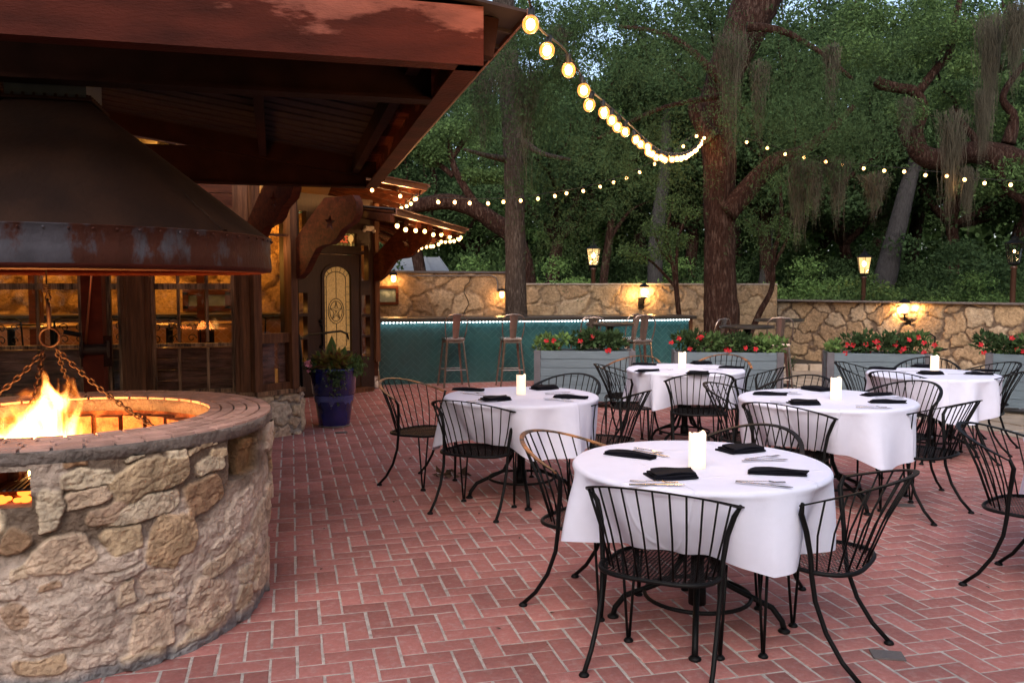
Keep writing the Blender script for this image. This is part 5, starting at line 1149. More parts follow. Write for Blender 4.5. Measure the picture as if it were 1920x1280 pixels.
ST=[('metal bar stool standing alone left at the teal bar',gz(850,724),0.08),('metal bar stool before the teal bar left of the first planter',gz(958,724),-.05),
 ('metal bar stool right of the black pole between the two left planters',gy(1199,636,12.0),-.05),
 ('metal bar stool behind the left planter, left of its round high table',gy(1094,636,11.9),.25),
 ('metal bar stool behind the left planter, right one of the overlapping pair',gy(1112,640,11.3),-.3),
 ('metal bar stool tucked behind the round high table, its hoop left of the pole stool',gy(1176,636,12.4),.3),
 ('metal bar stool leaning at the foot of the thick tree trunk',gy(1330,640,10.4),.5),
 ('metal bar stool behind the right end of the planter by the thick trunk',gy(1458,640,10.6),-.4)]
for k,(lab,p,rz) in enumerate(ST):
    t=ms_ if k==0 else copy_tree(ms_); t.location=(p.x,p.y,0); t.rotation_euler=(0,0,rz+ (PI if k in() else 0)); tag(t,lab,'bar stool','metal stools along the teal bar and high tables')
for lab,x0,x1,py,z in (('round dark high table behind the left planter',1098,1190,605,1.05),('round dark high table behind the planter by the thick trunk',1350,1453,610,1.05),('round dark high table right of the thick tree by the wall',1416,1508,598,1.05)):
    a=gz(x0,py,z);b=gz(x1,py,z); c=(a+b)/2; hightable('high_table',lab,'table',c.x,c.y,(b-a).length/2,'round high tables by the bar',h=z)
# dark armchair behind the flower filled planter
ac=gz(1722,700); ac=gy(1722,640,9.9); t=thing('garden_chair','dark iron garden chair half hidden behind the flower filled planter','chair',(ac.x,ac.y,0),-.5)
mb=MB(); mb.lathe([(.001,.42),(.22,.42),(.23,.435),(.001,.45)],(0,0,0),20); part('seat',mb,mt['black'],t)
mb=MB(); mb.tube([(-.24,.2,.44),(-.26,.24,.86),(-.2,.25,.90),(.2,.25,.90),(.26,.24,.86),(.24,.2,.44)],.012,6); 
for i in range(4): mb.tube([(-.2+.11*i+.05*math.cos(a),.245,.74+.09*math.sin(a)) for a in np.linspace(0,6.28,14)[:-1]],.006,5,closed=True)
part('backrest',mb,mt['black'],t)
mb=MB(); mb.bar((.27,.24,.66),(.30,-.2,.72),.05,.02); part('armrest',mb,mt['black'],t); mb=MB(); mb.bar((-.27,.24,.66),(-.30,-.2,.66),.05,.02); part('armrest',mb,mt['black'],t)
for sx in(-1,1):
    for sy in(-1,1): mb=MB(); mb.tube([(sx*.2,sy*.2,.43),(sx*.24,sy*.24,0)],.012,6); part('leg',mb,mt['black'],t)
# loose things on the brick
for nm,lab,px,py,w,h_,rz in(('slate_shim','thin dark slate piece on the brick at the lower right, by a chair foot',1664,1229,.105,.06,-.3),('slate_shim','thin dark shim lying on the brick near the middle right table legs',1697,948,.10,.05,-.2),('slate_shim','small grey shim lying on the brick in front of the blue pot',640,811,.10,.06,.2)):
    p=gz(px,py); mb=MB(); mb.prism([(-w,-h_*.9),(w*.96,-h_),(w,h_*.85),(-w*.97,h_)],.007,(0,0,0)); o=tag(link(nm,mb.mesh(nm,mt['slate']),None,(p.x,p.y,.001),rz-.1),lab,'shim'); o.scale=(.62,.75,1)
mb=MB(); g2=random.Random(17)
for i in range(230):
    x,y=g2.uniform(-.3,6.5),g2.uniform(2.2,12.5)
    if (x-PX0)**2+(y-PY0)**2<1.0: continue
    a=g2.uniform(0,PI); l=g2.uniform(.006,.022); w=l*g2.uniform(.2,.6); c_,s_=math.cos(a),math.sin(a)
    mb.add([(x+c_*l,y+s_*l,.005),(x-s_*w,y+c_*w,.009),(x-c_*l,y-s_*l,.005),(x+s_*w,y-c_*w,.007)],[(0,1,2,3)])
tag(link('leaf_litter',mb.mesh('leaf_litter',mat('litter',(.05,.03,.018),.9,island=.6))),'tiny scattered bits of dry leaf and twig on the brick paving','litter',kind='stuff')
p=gz(846,893); t=leaf_cluster(26,lambda g:((g.normal(0,.06),g.normal(0,.04),.01+abs(g.normal(0,.012))),(g.normal(),g.normal(),.2)),.07,mat('dry_leaf',(.10,.055,.03),.8,island=.4),.5,.2,5); tag(link('dry_leaves',t,None,(p.x,p.y,0)),'small heap of curled dry brown leaves on the brick by the left table','leaves')
# ================================================================== WALL LAMPS, POST LAMPS
def wall_lamp(label,p,power,kind=0):
    t=thing('wall_lamp',label,'wall lamp',tuple(p),0,'lamps on the stone walls')
    if kind==0:
        mb=MB(); mb.box((0,.06,.05),(.10,.12,.05)); part('bracket',mb,mt['black'],t)
        mb=MB(); mb.lathe([(.055,.03),(.05,.06),(.001,.075)],(0,0,0),16); part('shade',mb,mt['black'],t,True)
        mb=MB(); mb.lathe([(.001,-.075),(.03,-.065),(.04,-.03),(.034,.03)],(0,0,0),16); part('bulb',mb,mt['bulb'],t,True)
    else:
        mb=MB(); mb.tube([(0,.11,-.18),(0,.02,-.16),(0,0,-.07)],.012,8); mb.box((0,.12,-.16),(.08,.03,.16)); part('bracket',mb,mt['black'],t)
        mb=MB(); mb.lathe([(.085,.075),(.07,.10),(.02,.13),(.001,.14)],(0,0,0),6); part('lantern_cap',mb,mt['black'],t); mb=MB(); mb.lathe([(.05,-.09),(.055,-.07),(.001,-.07)],(0,0,0),6); part('lantern_base',mb,mt['black'],t)
        mb=MB(); mb.lathe([(.055,-.07),(.075,.075)],(0,0,0),6); part('lantern_glass',mb,mt['lampglass'],t)
        mb=MB(); mb.ball((0,0,0),.052,10,1.2); part('bulb',mb,mt['bulb'],t,True)
    [lamp('lamp_light',q,power/2,(1,.52,.17),.03,t) for q in (((.12,.03,.0),(-.12,.03,-.04)) if kind else ((.055,.0,-.06),(-.055,.0,-.06)))]; t.scale=(1.35,)*3 if kind else (1.2,)*3; return t; return t
wall_lamp('glowing capped bulb on the wall above the small window behind the bar',gy(738,520,WLY-.17),5)
wall_lamp('glowing jar lamp at the end of the bent conduit beside the left tree trunk',gy(941,550,WLY-.17),4.5)
wall_lamp('glowing square lantern standing on the middle wall between the two thick trunks',gy(1208,548,WLY-.47),16,1)
tq=Vector((11.223-.935*.15,13.65-.356*.15,1.15)); wall_lamp('glowing lantern on the right golden stone wall above the flower filled planter',tq,18,1).rotation_euler=(0,0,R(-69))
# second lantern glow beside them is the light itself; post lamps follow
def post_lamp(label,px,ptop,pbot,d,power):
    a=gd(px,ptop,d);t=thing('post_lamp',label,'post lamp',(a.x,a.y,0),0,'lamp posts beyond the walls'); H=a.z; s=1.
    mb=MB(); mb.lathe([(.07,0),(.07,.1),(.05,.14),(.05,H-.62),(.065,H-.60),(.065,H-.57),(.05,H-.55)],(0,0,0),12); part('post',mb,mat('brown_post',(.06,.025,.015),.45,.2),t,True)
    mb=MB(); mb.lathe([(.001,H-.55),(.10,H-.53),(.105,H-.50),(.10,H-.49),(.001,H-.49)],(0,0,0),6); part('lantern_base',mb,mt['black'],t); mb=MB(); mb.lathe([(.19,H-.14),(.17,H-.12),(.08,H-.07),(.06,H-.03),(.07,H-.02),(.02,H),(.015,H+.05),(.001,H+.07)],(0,0,0),6); part('cap',mb,mt['black'],t)
    mb=MB(); mb.lathe([(.10,H-.49),(.155,H-.14)],(0,0,0),6); part('glass',mb,mt['lampglass' if power>3 else 'glass'],t)
    mb=MB()
    for k in range(6): c,s_=math.cos(PI*k/3),math.sin(PI*k/3); mb.bar((.102*c,.102*s_,H-.49),(.157*c,.157*s_,H-.14),.012,.012)
    part('frame',mb,mt['black'],t); mb=MB(); mb.ball((0,0,H-.28),.045 if power>3 else .02,10,1.5); part('flame',mb,mt['warmlamp'],t,True)
    lamp('lamp_light',(0,0,H-.40),power,(1,.6,.28),.03,t)
post_lamp('lit lantern post beyond the middle wall, left of the thick tree trunk',1113,455,530,19,10)
post_lamp('lit lantern post beyond the right wall beside the leaning grey trunk',1621,471,565,19,12)
post_lamp('tall dark lantern post at the right edge with a faint flame',1903,443,570,16,2)
# ================================================================== STRING LIGHTS
def catmull(P,n=10):
    P=[P[0]]+P+[P[-1]]; out=[]
    for i in range(1,len(P)-2):
        for k in range(n):
            t=k/n; a,b,c,d=P[i-1],P[i],P[i+1],P[i+2]; out.append(.5*((2*b)+(-a+c)*t+(2*a-5*b+4*c-d)*t*t+(-a+3*b-3*c+d)*t*t*t))
    return out+[P[-2]]
mb=MB(); mb.ball((0,0,-.055),.024,10,1.12); BU=mb.mesh('bulb',mt['bulb'],True)
mb=MB(); mb.cur=0; mb.ball((0,0,-.06),.028,12,1.12); mb.cur=1; mb.ball((0,0,-.06),.015,10,1.3); BN=mb.mesh('bulb',[mt['bulbshell'],mt['bulbcore']],True)
mb=MB(); mb.lathe([(.011,-.035),(.012,0),(.006,.004)],(0,0,0),8); SK=mb.mesh('socket',mt['socket'],True)
def strand(label,pts,sp,near=0,power=2.,nl=2,group='strings of warm bulbs'):
    """pts: (px,py of the bulbs, distance)"""
    W=[gd(x,y,d)+Vector((0,0,.055)) for x,y,d in pts]; C=catmull(W,10); o=C[0]
    t=thing('string_light',label,'string light',tuple(o),0,group); mb=MB(); mb.tube([p+Vector((0,0,.004)) for p in C],.0045,5); wpart('cable',mb,mt['socket'],t)
    L=0;nxt=.30 if near else 0.;idx=0;g=random.Random(len(pts)); tot=sum((C[i+1]-C[i]).length for i in range(len(C)-1)); nb=0; lt=[tot*(k+.5)/nl for k in range(nl)]
    for i in range(len(C)-1):
        l=(C[i+1]-C[i]).length
        while lt and L+l>=lt[0]: q=C[i].lerp(C[i+1],(lt.pop(0)-L)/l); lamp('string_glow',tuple(q-o-Vector((0,0,.15))),power,(1,.5,.18),.08,t)
        while nxt<=L+l:
            p=C[i].lerp(C[i+1],(nxt-L)/l)-o+Vector((0,0,g.uniform(-.012,.006))); d=(p+o-C0).length
            b=link('bulb',BN if d<near else BU,t,p); b.rotation_euler=(g.uniform(-.3,.3),g.uniform(-.3,.3),0); s=link('socket',SK,b); nb+=1
            nxt+=sp*g.uniform(.85,1.15)
        L+=l
def fa(px): return 1134./(1400.-px)    # distance of the swooping strand at a column of the picture
strand('swooping string of large bulbs from the canopy corner down to the thick tree',[(952,-70,2.55),(972,-22,2.65),(990,30,2.77),(1012,86,2.95),(1060,124,fa(1060)),(1103,188,fa(1103)),(1130,212,fa(1130)),(1170,243,fa(1170)),(1210,277,fa(1210)),(1237,295,fa(1237)),(1262,299,fa(1262)),(1285,294,fa(1285)+.2),(1306,280,12.6),(1318,262,14),(1328,240,14.5)],.30,9,7.,11)
TR=14.4
strand('string of small bulbs from the upper eave corner to the thick tree',[(781,372,11.6),(820,378,11.8),(862,380,12.),(925,380,12.4),(983,376,12.8),(1046,366,13.1),(1093,358,13.4),(1140,345,13.6),(1185,328,13.9),(1222,311,14.),(1255,294,14.1),(1288,269,14.3),(1320,245,TR)],.30,0,2,3)
strand('string of bulbs running from the thick tree to the right edge of the photo',[(1334,243,TR),(1356,253,14.6),(1400,266,14.5),(1436,276,14.4),(1480,290,14.2),(1522,298,14.),(1584,310,13.7),(1645,319,13.4),(1703,323,13.1),(1740,328,12.9),(1790,333,12.6),(1818,340,12.4),(1860,344,12.2),(1925,348,11.9)],.34,0,2.5,3)
def eave(a,b,da,db,n,label,sp,pw=1.6,nl=1,k=3.2):
    pts=[(a[0]+(b[0]-a[0])*i/n,a[1]+(b[1]-a[1])*i/n+(2 if i%2 else 0),da+(db-da)*(i/n)) for i in range(n+1)]; strand(label,pts,sp,0,pw*k,nl)
dC=(Cc_-C0).dot(fw); dA=(gz(700,345,Z1)-C0).dot(fw)
eave((697,356),(779,372),dA,dC,3,'short string of bulbs under the front gutter of the upper eave',.55,4,2)
eave((778,374),(716,414),dC,15.2,5,'string of bulbs along the end edge of the upper eave, slanting down left',.42,3,2)
dT=(T2_-C0).dot(fw); dS=(S2-C0).dot(fw)
eave((745,424),(862,446),dS+.4,dT,5,'string of bulbs under the front gutter of the lower eave',.40,3,2)
eave((864,445),(757,474),dT,15.5,6,'string of bulbs along the end edge of the lower eave above the pale roof',.24,3,2)
# ================================================================== TREES
def limb_mesh(paths,m='bark',n=14,rough=.10,seed=0):
    g=np.random.default_rng(seed); V=[];F=[]
    for P in paths:
        pts=catmull([Vector(p[:3]) for p in P],6); rr=np.interp(np.linspace(0,1,len(pts)),np.linspace(0,1,len(P)),[p[3] for p in P])
        mb=MB(); mb.tube(pts,list(rr),n); vs=np.array(mb.v); ctr=np.repeat(np.array([tuple(p) for p in pts]),n,0); d=vs-ctr
        a=np.tile(np.arange(n)/n,len(pts)); nz=vnoise(a*5.,vs[:,2]*1.7,seed+3,4)+.6*(vnoise(a*14.,vs[:,2]*5,seed+4,3)-.5)
        vs=ctr+d*(1+rough*2*(nz-.5))[:,None]; o=len(V); V+= [tuple(v) for v in vs]; F+=[tuple(i+o for i in f) for f in mb.f]
    me=bpy.data.meshes.new('trunk'); me.from_pydata(V,[],F); me.polygons.foreach_set('use_smooth',[True]*len(F)); me.materials.append(mt[m]); me.update(); return me
def P3(l,d): return [(*gd(x,y,dd if dd else d),r_*(dd if dd else d)/1600) for x,y,r_,dd in [(q+(None,))[:4] if len(q)==3 else q for q in l]]
def leaves(n,pos,size,m,aspect=.45,seed=0,bias=None):
    """pos: (N,3) leaf positions; quads, vectorised"""
    g=np.random.default_rng(seed); N=len(pos); d=g.normal(0,1,(N,3)); 
    if bias is not None: d+=np.array(bias)
    d/=np.linalg.norm(d,axis=1,keepdims=True); x=np.cross(d,g.normal(0,1,(N,3))); x/=np.linalg.norm(x,axis=1,keepdims=True)+1e-9
    s=(size*g.uniform(.6,1.35,N))[:,None]; V=np.stack([pos,pos+d*s*.5+x*s*aspect*.5,pos+d*s,pos+d*s*.5-x*s*aspect*.5],1).reshape(-1,3)
    F=np.arange(N*4).reshape(-1,4); return np_mesh('crown',V,F,mt[m] if isinstance(m,str) else m)
def clumps(g,centers,radii,per):
    out=[]
    for c,r_ in zip(centers,radii):
        k=int(per*(r_**2)); v=g.normal(0,1,(k,3)); v/=np.linalg.norm(v,axis=1,keepdims=True); out.append(np.array(c)+v*(g.uniform(.15,1,k)**.6)[:,None]*r_*np.array([1,1,.6]))
    return np.vstack(out)
def sprays(g,tips,ln=.7,k=34,droop=.8):
    """drooping feathery twigs"""
    T=np.array(tips); n=len(T); d=g.normal(0,1,(n,3)); d[:,2]*=.4; d/=np.linalg.norm(d,axis=1,keepdims=True)
    t=np.linspace(0,1,k)[None,:,None]; L=(ln*g.uniform(.5,1.3,n))[:,None,None]; P=T[:,None,:]+d[:,None,:]*t*L; P[:,:,2]-=droop*(t[:,:,0]**1.6)*L[:,:,0]; P+=g.normal(0,.028,P.shape); return P.reshape(-1,3)
# --- generic background tree kinds (shared meshes)
def bg_tree_mesh(seed,h,r_,n,size,m,bare=0):
    g=np.random.default_rng(seed); rd=random.Random(seed); paths=[]; tips=[]
    lean=rd.uniform(-.5,.5); fork=h*rd.uniform(.28,.4); base=[(0,0,0,.24),(lean*.3,0,fork*.5,.20),(lean,0.1,fork,.17)]
    paths.append(base)
    for k in range(7):
        a=2*PI*k/7+rd.uniform(-.3,.3); e=rd.uniform(.25,1.1); L=r_*rd.uniform(.7,1.1); p=Vector(base[-1][:3]); pts=[(*p,.12)]
        dirv=Vector((math.cos(a)*math.cos(e),math.sin(a)*math.cos(e),math.sin(e)))
        for i in range(4):
            dirv=(dirv+Vector((rd.uniform(-.4,.4),rd.uniform(-.4,.4),rd.uniform(-.1,.4)))).normalized(); p=p+dirv*L/3.2; pts.append((*p,.10*(1-i/4.6))); tips.append(tuple(p))
            q=p; pt=[(*q,.05*(1-i/5))]; d2=dirv.copy()
            for j in range(3): d2=(d2+Vector((rd.uniform(-.8,.8),rd.uniform(-.8,.8),rd.uniform(-.4,.5)))).normalized(); q=q+d2*L*.2; pt.append((*q,.03*(1-j/4))); tips.append(tuple(q))
            paths.append(pt)
        paths.append(pts)
    tr=limb_mesh(paths,'bark',7,.1,seed)
    tips=np.array(tips); ex=tips[g.integers(0,len(tips),50)]+g.normal(0,r_*.16,(50,3)); C=np.vstack([tips,ex]); rad=g.uniform(.35,.85,len(C))*(r_/3.6)
    P=clumps(g,C,rad,n/ (np.sum(rad**2)) ); return tr,leaves(len(P),P,size,m,.5,seed)
KT=[bg_tree_mesh(1,7.5,3.4,42000,.10,'leafdark'),bg_tree_mesh(2,8.5,3.8,36000,.13,'leaf'),bg_tree_mesh(3,7.0,3.2,24000,.15,'leaflight'),bg_tree_mesh(5,9.,4.,46000,.12,'leafdark')]
BT=[ # px,dist,kind,scale,rot,label
 (800,26,0,1.05,0,'dark branching oak with sky showing between its limbs, just right of the eaves'),
 (722,34,1,1.0,1,'green tree showing above the pale metal roof'),
 (905,36,1,.9,2.2,'low green tree between the oak and the left trunk'),
 (1030,24,0,1.0,4,'dark tree just right of the left trunk, behind the wall'),
 (1120,31,2,1.15,.6,'pale fresh green tree in the gap under the swooping bulbs'),
 (1215,36,1,1.35,3,'tall tree behind the pale grey trunk'),
 (1290,26,3,1.0,5,'dark tree directly left of the thick trunk'),
 (1440,25,3,1.05,1.7,'dark tree directly right of the thick trunk'),
 (1520,33,2,1.25,2.9,'fresh green tree with sky glimpses at the top right of the thick trunk'),
 (1600,27,0,1.0,.3,'dark tree above the second lantern post'),
 (1700,30,1,1.25,4.4,'green tree behind the leaning grey trunk'),
 (1790,25,3,1.0,2.4,'dense dark tree above the right wall lantern'),
 (1880,30,1,1.2,5.5,'green tree behind the lantern post at the right edge'),
 (1990,24,0,1.1,.9,'dark tree cut off by the right edge of the photo'),
 (1380,38,1,1.5,1.1,'tall green tree far behind the thick trunk'),
 (980,39,3,1.5,3.8,'tall dark tree far behind the left trunk'),
 (1640,40,3,1.5,5,'tall dark tree far behind the hanging moss')]
def tree_at(px,d,k,s,rz,label):
    p=gd(px,538,d); t=thing('leafy_tree',label,'tree',(p.x,p.y,0),rz,'trees beyond the walls'); part('trunk',KT[k][0],None,t).name='trunk'; part('crown',KT[k][1],None,t).name='crown'; t.scale=(s,s,s)
for a in BT: tree_at(*a)
# --- thick foreground tree
bt=P3([(1354,720,38),(1353,650,35),(1351,560,31),(1350,480,29),(1349,400,28),(1347,300,30),(1341,225,31),(1355,150,33),(1386,80,37),(1420,0,42),(1455,-90,46)],14.6)
l1=P3([(1362,400,20),(1395,362,19),(1425,330,17),(1460,300,15),(1500,285,12),(1550,250,8),(1600,200,5)],14.4)
l2=P3([(1335,262,20),(1318,238,16),(1306,212,15),(1302,196,13)],14.4)
l3=P3([(1350,150,10),(1290,90,6),(1230,60,4),(1160,50,3)],14.2); l4=P3([(1400,50,9),(1470,60,6),(1540,100,4),(1600,150,3)],14.0)
l5=P3([(1352,180,7),(1250,200,4),(1180,230,4),(1120,260,2.5)],13.6)
T=thing('big_tree','thick reddish brown tree trunk leaning right at the top, string lights tied to it','tree',(bt[0][0],bt[0][1],0))
wpart('trunk',limb_mesh([bt,l1,l2,l3,l4,l5],'bark',26,.13,3),None,T)
g=np.random.default_rng(77)
def region(lst,n,spread=.5):
    """feathery twig starts round places in the crown"""
    out=[]
    W=np.array([w for *_,w in lst],float);W/=W.sum()
    for x,y,d,rad,w in lst:
        k=max(1,int(n*w/sum(q[4] for q in lst))); c=np.array(gd(x,y,d)); R_=rad*d/1600; v=g.normal(0,1,(k,3)); out.append(c+v*R_*np.array([.5,.6,.42]))
    return np.vstack(out)
rg=[(1180,300,12.5,70,3),(1110,250,12,60,2),(1230,230,13,75,3),(1190,120,12,60,2),(1270,110,13,70,3),(1300,30,12.5,70,3),(1200,30,12,60,2),(1110,20,12,50,1.5),(1260,330,14,60,2),(1130,400,14,60,1.6),(1230,430,14.5,60,1.6),
    (1450,210,13,70,3),(1520,230,12.5,80,4),(1590,250,12.5,70,3),(1460,120,13,60,2),(1540,130,13,70,2),(1640,220,13,70,2.5),(1480,330,13.5,50,1.5),(1440,420,14,55,1.6),(1500,50,13,60,1.6),(1650,120,13.5,70,2),(1720,60,14,70,2),(1400,190,12.5,60,1.6)]
tips=region(rg,1350); P=sprays(g,tips,.62,34,.75)
wpart('crown',leaves(len(P),P,.052,'leafdark',.22,5,(0,0,-.6)),None,T)
# --- left trunk with leaves and moss
lt=P3([(972,700,24),(970,640,22),(968,560,20),(967,480,19),(965,400,19),(963,300,18),(958,200,19),(952,100,19),(944,0,20),(938,-90,20)],14.8)
lb=P3([(955,300,8,14.8),(905,290,4,14.4),(870,280,2.5,14.2)],14.8); lc=P3([(965,250,9,14.8),(1010,285,5,14.4),(1070,300,3,14)],14.8)
T=thing('straight_tree','straight grey brown trunk rising behind the teal bar between its two left stools','tree',(lt[0][0],lt[0][1],0))
wpart('trunk',limb_mesh([lt,lb,lc],'bark2',22,.12,8),None,T)
rg=[(930,60,12,45,2),(1000,60,11.5,60,3),(1040,120,12,50,2),(900,200,13,40,1.3),(1010,200,12.5,50,2),(1060,40,12,50,2),(880,170,13.5,40,1),(1000,330,14,45,1.2),(1050,430,14,50,1.),(900,120,13,40,1)]
P=sprays(g,region(rg,720),.6,34,.8); wpart('crown',leaves(len(P),P,.052,'leafdark',.22,6,(0,0,-.6)),None,T)
# --- heavy dark limb of an oak crossing behind the left trunk
T=thing('oak_limb_tree','massive dark oak limb arching from behind the eaves down to the left trunk','tree',tuple(gd(960,600,17.5)))
wpart('trunk',limb_mesh([P3([(985,640,22),(985,520,20),(962,445,18),(925,415,17),(885,390,16),(840,378,15),(790,384,14),(735,394,13),(690,400,12)],17.5),P3([(900,398,10),(870,350,8),(850,310,6),(840,260,4)],17.5),P3([(850,330,6),(810,300,4),(780,290,3)],17.5),P3([(846,300,5),(880,250,4),(905,215,2.5)],17.5)],'bark',16,.14,12),None,T)
P=clumps(g,[tuple(gd(x,y,17.5)) for x,y in((850,250),(810,290),(905,215),(780,270),(890,330),(930,330))],[.5,.45,.4,.4,.3,.3],9000); wpart('crown',leaves(len(P),P,.07,'leaf',.5,7),None,T)
# --- gnarled oak at right
T=thing('gnarled_oak','gnarled twisting dark oak limbs with a sawn stub, upper right','tree',tuple(gd(1960,600,16)))
go=[P3([(1975,620,40),(1965,480,36),(1950,380,32),(1925,320,28),(1870,292,24),(1815,285,20),(1765,298,20),(1730,290,19),(1705,255,16),(1692,232,12)],16),
 P3([(1735,290,12),(1722,250,9),(1732,205,9),(1715,172,9),(1685,165,9),(1655,158,10),(1643,150,9)],16),P3([(1722,172,8),(1755,130,8),(1780,100,7),(1788,50,6),(1800,0,5)],16),
 P3([(1865,295,12),(1885,345,9),(1905,368,8),(1930,380,8)],15.5),P3([(1850,285,10),(1800,225,5),(1790,190,4),(1770,170,3)],16),P3([(1890,270,14),(1900,220,9),(1880,180,6),(1920,120,5)],16)]
wpart('trunk',limb_mesh(go,'bark',16,.16,21),None,T)
P=clumps(g,[tuple(gd(x,y,16+g.uniform(-1,1))) for x,y in((1650,110),(1700,100),(1760,60),(1820,120),(1850,60),(1900,60),(1880,160),(1780,180),(1700,210),(1830,200),(1900,230),(1740,20),(1660,40),(1600,90),(1900,330),(1840,350),(1620,30))],list(g.uniform(.35,.65,17)),4200); wpart('crown',leaves(len(P),P,.07,'leaf',.5,9),None,T)
# --- pale trunks beyond the wall
for lab,pts,d,m in (('pale grey straight trunk beyond the middle wall left of the lantern wall light',[(1228,620,16),(1228,540,15),(1229,470,14),(1236,400,13),(1246,320,11),(1250,200,9)],23,'barkgrey'),
    ('grey trunk leaning right beyond the right wall beside the second lantern post',[(1632,640,24),(1648,570,22),(1664,500,20),(1682,430,17),(1702,350,14),(1730,250,10)],22,'barkgrey'),
    ('dark trunk leaning slightly, far beyond the wall left of the pale grey trunk',[(1128,600,9),(1132,520,8),(1142,450,8),(1150,380,6)],24,'bark'),
    ('thin dark trunk far beyond the wall right of the thick trunk',[(1422,600,10),(1432,520,9),(1442,450,8),(1452,360,6)],25,'barkgrey')):
    p=P3(pts,d); T=thing('bare_trunk_tree',lab,'tree',(p[0][0],p[0][1],0)); wpart('trunk',limb_mesh([p,[(*p[-2][:3],.07),(p[-2][0]+.6,p[-2][1],p[-2][2]+.8,.04),(p[-2][0]+1.2,p[-2][1],p[-2][2]+1.1,.02)]],m,14,.1,31),None,T)
    P=clumps(g,[(p[-1][0]+g.uniform(-1,1),p[-1][1]+g.uniform(-.6,.6),p[-1][2]+g.uniform(-.3,1.2)) for _ in range(6)],[.8]*6,1500); wpart('crown',leaves(len(P),P,.10,'leafdark',.5,9),None,T)
# --- slim multi-stemmed shrubs before the wall
for lab,paths,d in (('slim many stemmed small tree lit gold by the middle wall lantern',[[(1277,640,5),(1270,560,5),(1262,500,4),(1250,440,3),(1262,380,2)],[(1275,600,4),(1268,520,4),(1272,450,3),(1290,400,2)],[(1268,540,3),(1232,500,2.5),(1205,480,2),(1180,470,1.2)],[(1264,500,2.5),(1240,470,2),(1225,430,1.5)]],15.6),
    ('slim curved small tree right of the thick trunk, before the wall corner',[[(1400,640,6),(1425,585,6),(1447,540,5),(1450,480,5),(1465,420,4),(1462,340,3)],[(1450,500,4),(1480,440,3),(1500,390,2)],[(1448,480,3),(1420,430,2.5),(1395,410,1.5)]],15.7)):
    ps=[P3(q,d) for q in paths]; T=thing('slim_tree',lab,'tree',(ps[0][0][0],ps[0][0][1],0)); wpart('trunk',limb_mesh(ps,'bark',8,.05,4),None,T)
    C=[q[-1][:3] for q in ps]+[q[-2][:3] for q in ps]; P=clumps(g,C,[.28]*len(C),3500); wpart('crown',leaves(len(P),P,.055,'leaf',.5,14),None,T)
# tall grass tuft by the wall corner
for lab,px,py,d,h_ in (('tuft of tall blade leaves at the wall corner right of the thick trunk',1392,700,15.0,.75),('tuft of blade leaves in the mulch bed left of the flower filled planter',1480,690,14.6,.55)):
    p=gd(px,py,d); mb=MB(); g2=random.Random(px)
    for i in range(45):
        a=g2.uniform(0,2*PI); r_=g2.uniform(.1,.35); h=h_*g2.uniform(.6,1.1); w=.012; c,s=math.cos(a),math.sin(a); vs=[]
        for k in range(4): t=k/3; vs+=[(c*r_*t*t-s*w*(1-t),s*r_*t*t+c*w*(1-t),h*(t-.25*t*t)),(c*r_*t*t+s*w*(1-t),s*r_*t*t-c*w*(1-t),h*(t-.25*t*t))]
        mb.add(vs,[(2*k,2*k+1,2*k+3,2*k+2) for k in range(3)])
    tag(link('grass_tuft',mb.mesh('grass_tuft',mt['leafdark']),None,(p.x,p.y,0)),lab,'plant')
# --- shrubs beyond the wall
def bush_mesh(seed,m,n=9000): 
    g=np.random.default_rng(seed); C=g.normal(0,1,(22,3))*np.array([.9,.6,.45])+np.array([0,0,.9]); C[:,2]=np.abs(C[:,2]); return leaves(n,clumps(g,C,g.uniform(.3,.6,22),n/4.6),.085,m,.5,seed)
BM=[bush_mesh(1,'leaf'),bush_mesh(2,'leafdark'),bush_mesh(3,'leaflight')]
pos=['right of the left trunk','below the swooping bulbs','under the first lantern post','left of the pale grey trunk','right of the pale grey trunk','behind the thick trunk','right of the thick trunk','left of the blue shed','right of the blue shed','under the second lantern post','behind the leaning grey trunk','above the right wall lantern','right of the right wall lantern','left of the last lantern post','behind the last lantern post','above the pale metal roof','left of the left trunk']
bx=[1010,1070,1110,1180,1265,1330,1420,1490,1575,1610,1700,1745,1800,1850,1910,790,905]
for i,(x,w_) in enumerate(zip(bx,pos)):
    d=[20,23,26][i%3] if x<1700 else [18.5,20,22][i%3]; p=gd(x,538,d); m=BM[(i*2)%3] if x<1700 else BM[[2,0,1][i%3]]
    o=tag(link('shrub',m,None,(p.x,p.y,0),i*1.3),'leafy green shrub beyond the wall, '+w_,'shrub','shrubs beyond the walls'); s=[1.0,1.25,1.4][i%3]; o.scale=(s,s,s*.95)
# --- far wood closing the view, plus an unseen leaf ring added behind the camera
g=np.random.default_rng(500); N=190000; a=g.uniform(R(-22),R(58),N); d=g.uniform(44,50,N); z=g.uniform(0,1,N)**1.15*15; hm=(9.5+5*vnoise(np.degrees(a)*.12+9,np.zeros(N)+3,5,3))*(1-.5*np.exp(-((np.degrees(a)-9.5)/3)**2)); keep=(z<hm)&((vnoise(np.degrees(a)*.35+30,z*.45,6,4)>.38)|(z<5.5)); 
P=np.stack([d*np.sin(a),d*np.cos(a),z],1)[keep]
a=g.uniform(R(66),R(330),70000); d=g.uniform(15,21,70000); z=g.uniform(0,1,70000)*13.5; K_=vnoise(np.degrees(a)*.2,z*.3,9,3)>.34  # unseen leaves around the back of the camera, added to block low sky light
P2=np.stack([d*np.sin(a),d*np.cos(a),z],1)[K_]; P=np.vstack([P,P2])
tag(link('far_wood_and_sky_block',leaves(len(P),P,.42,'leaf',.6,3)),'dense dark far off wood, plus unseen leaf ring added behind camera to block low sky','wood',kind='stuff')
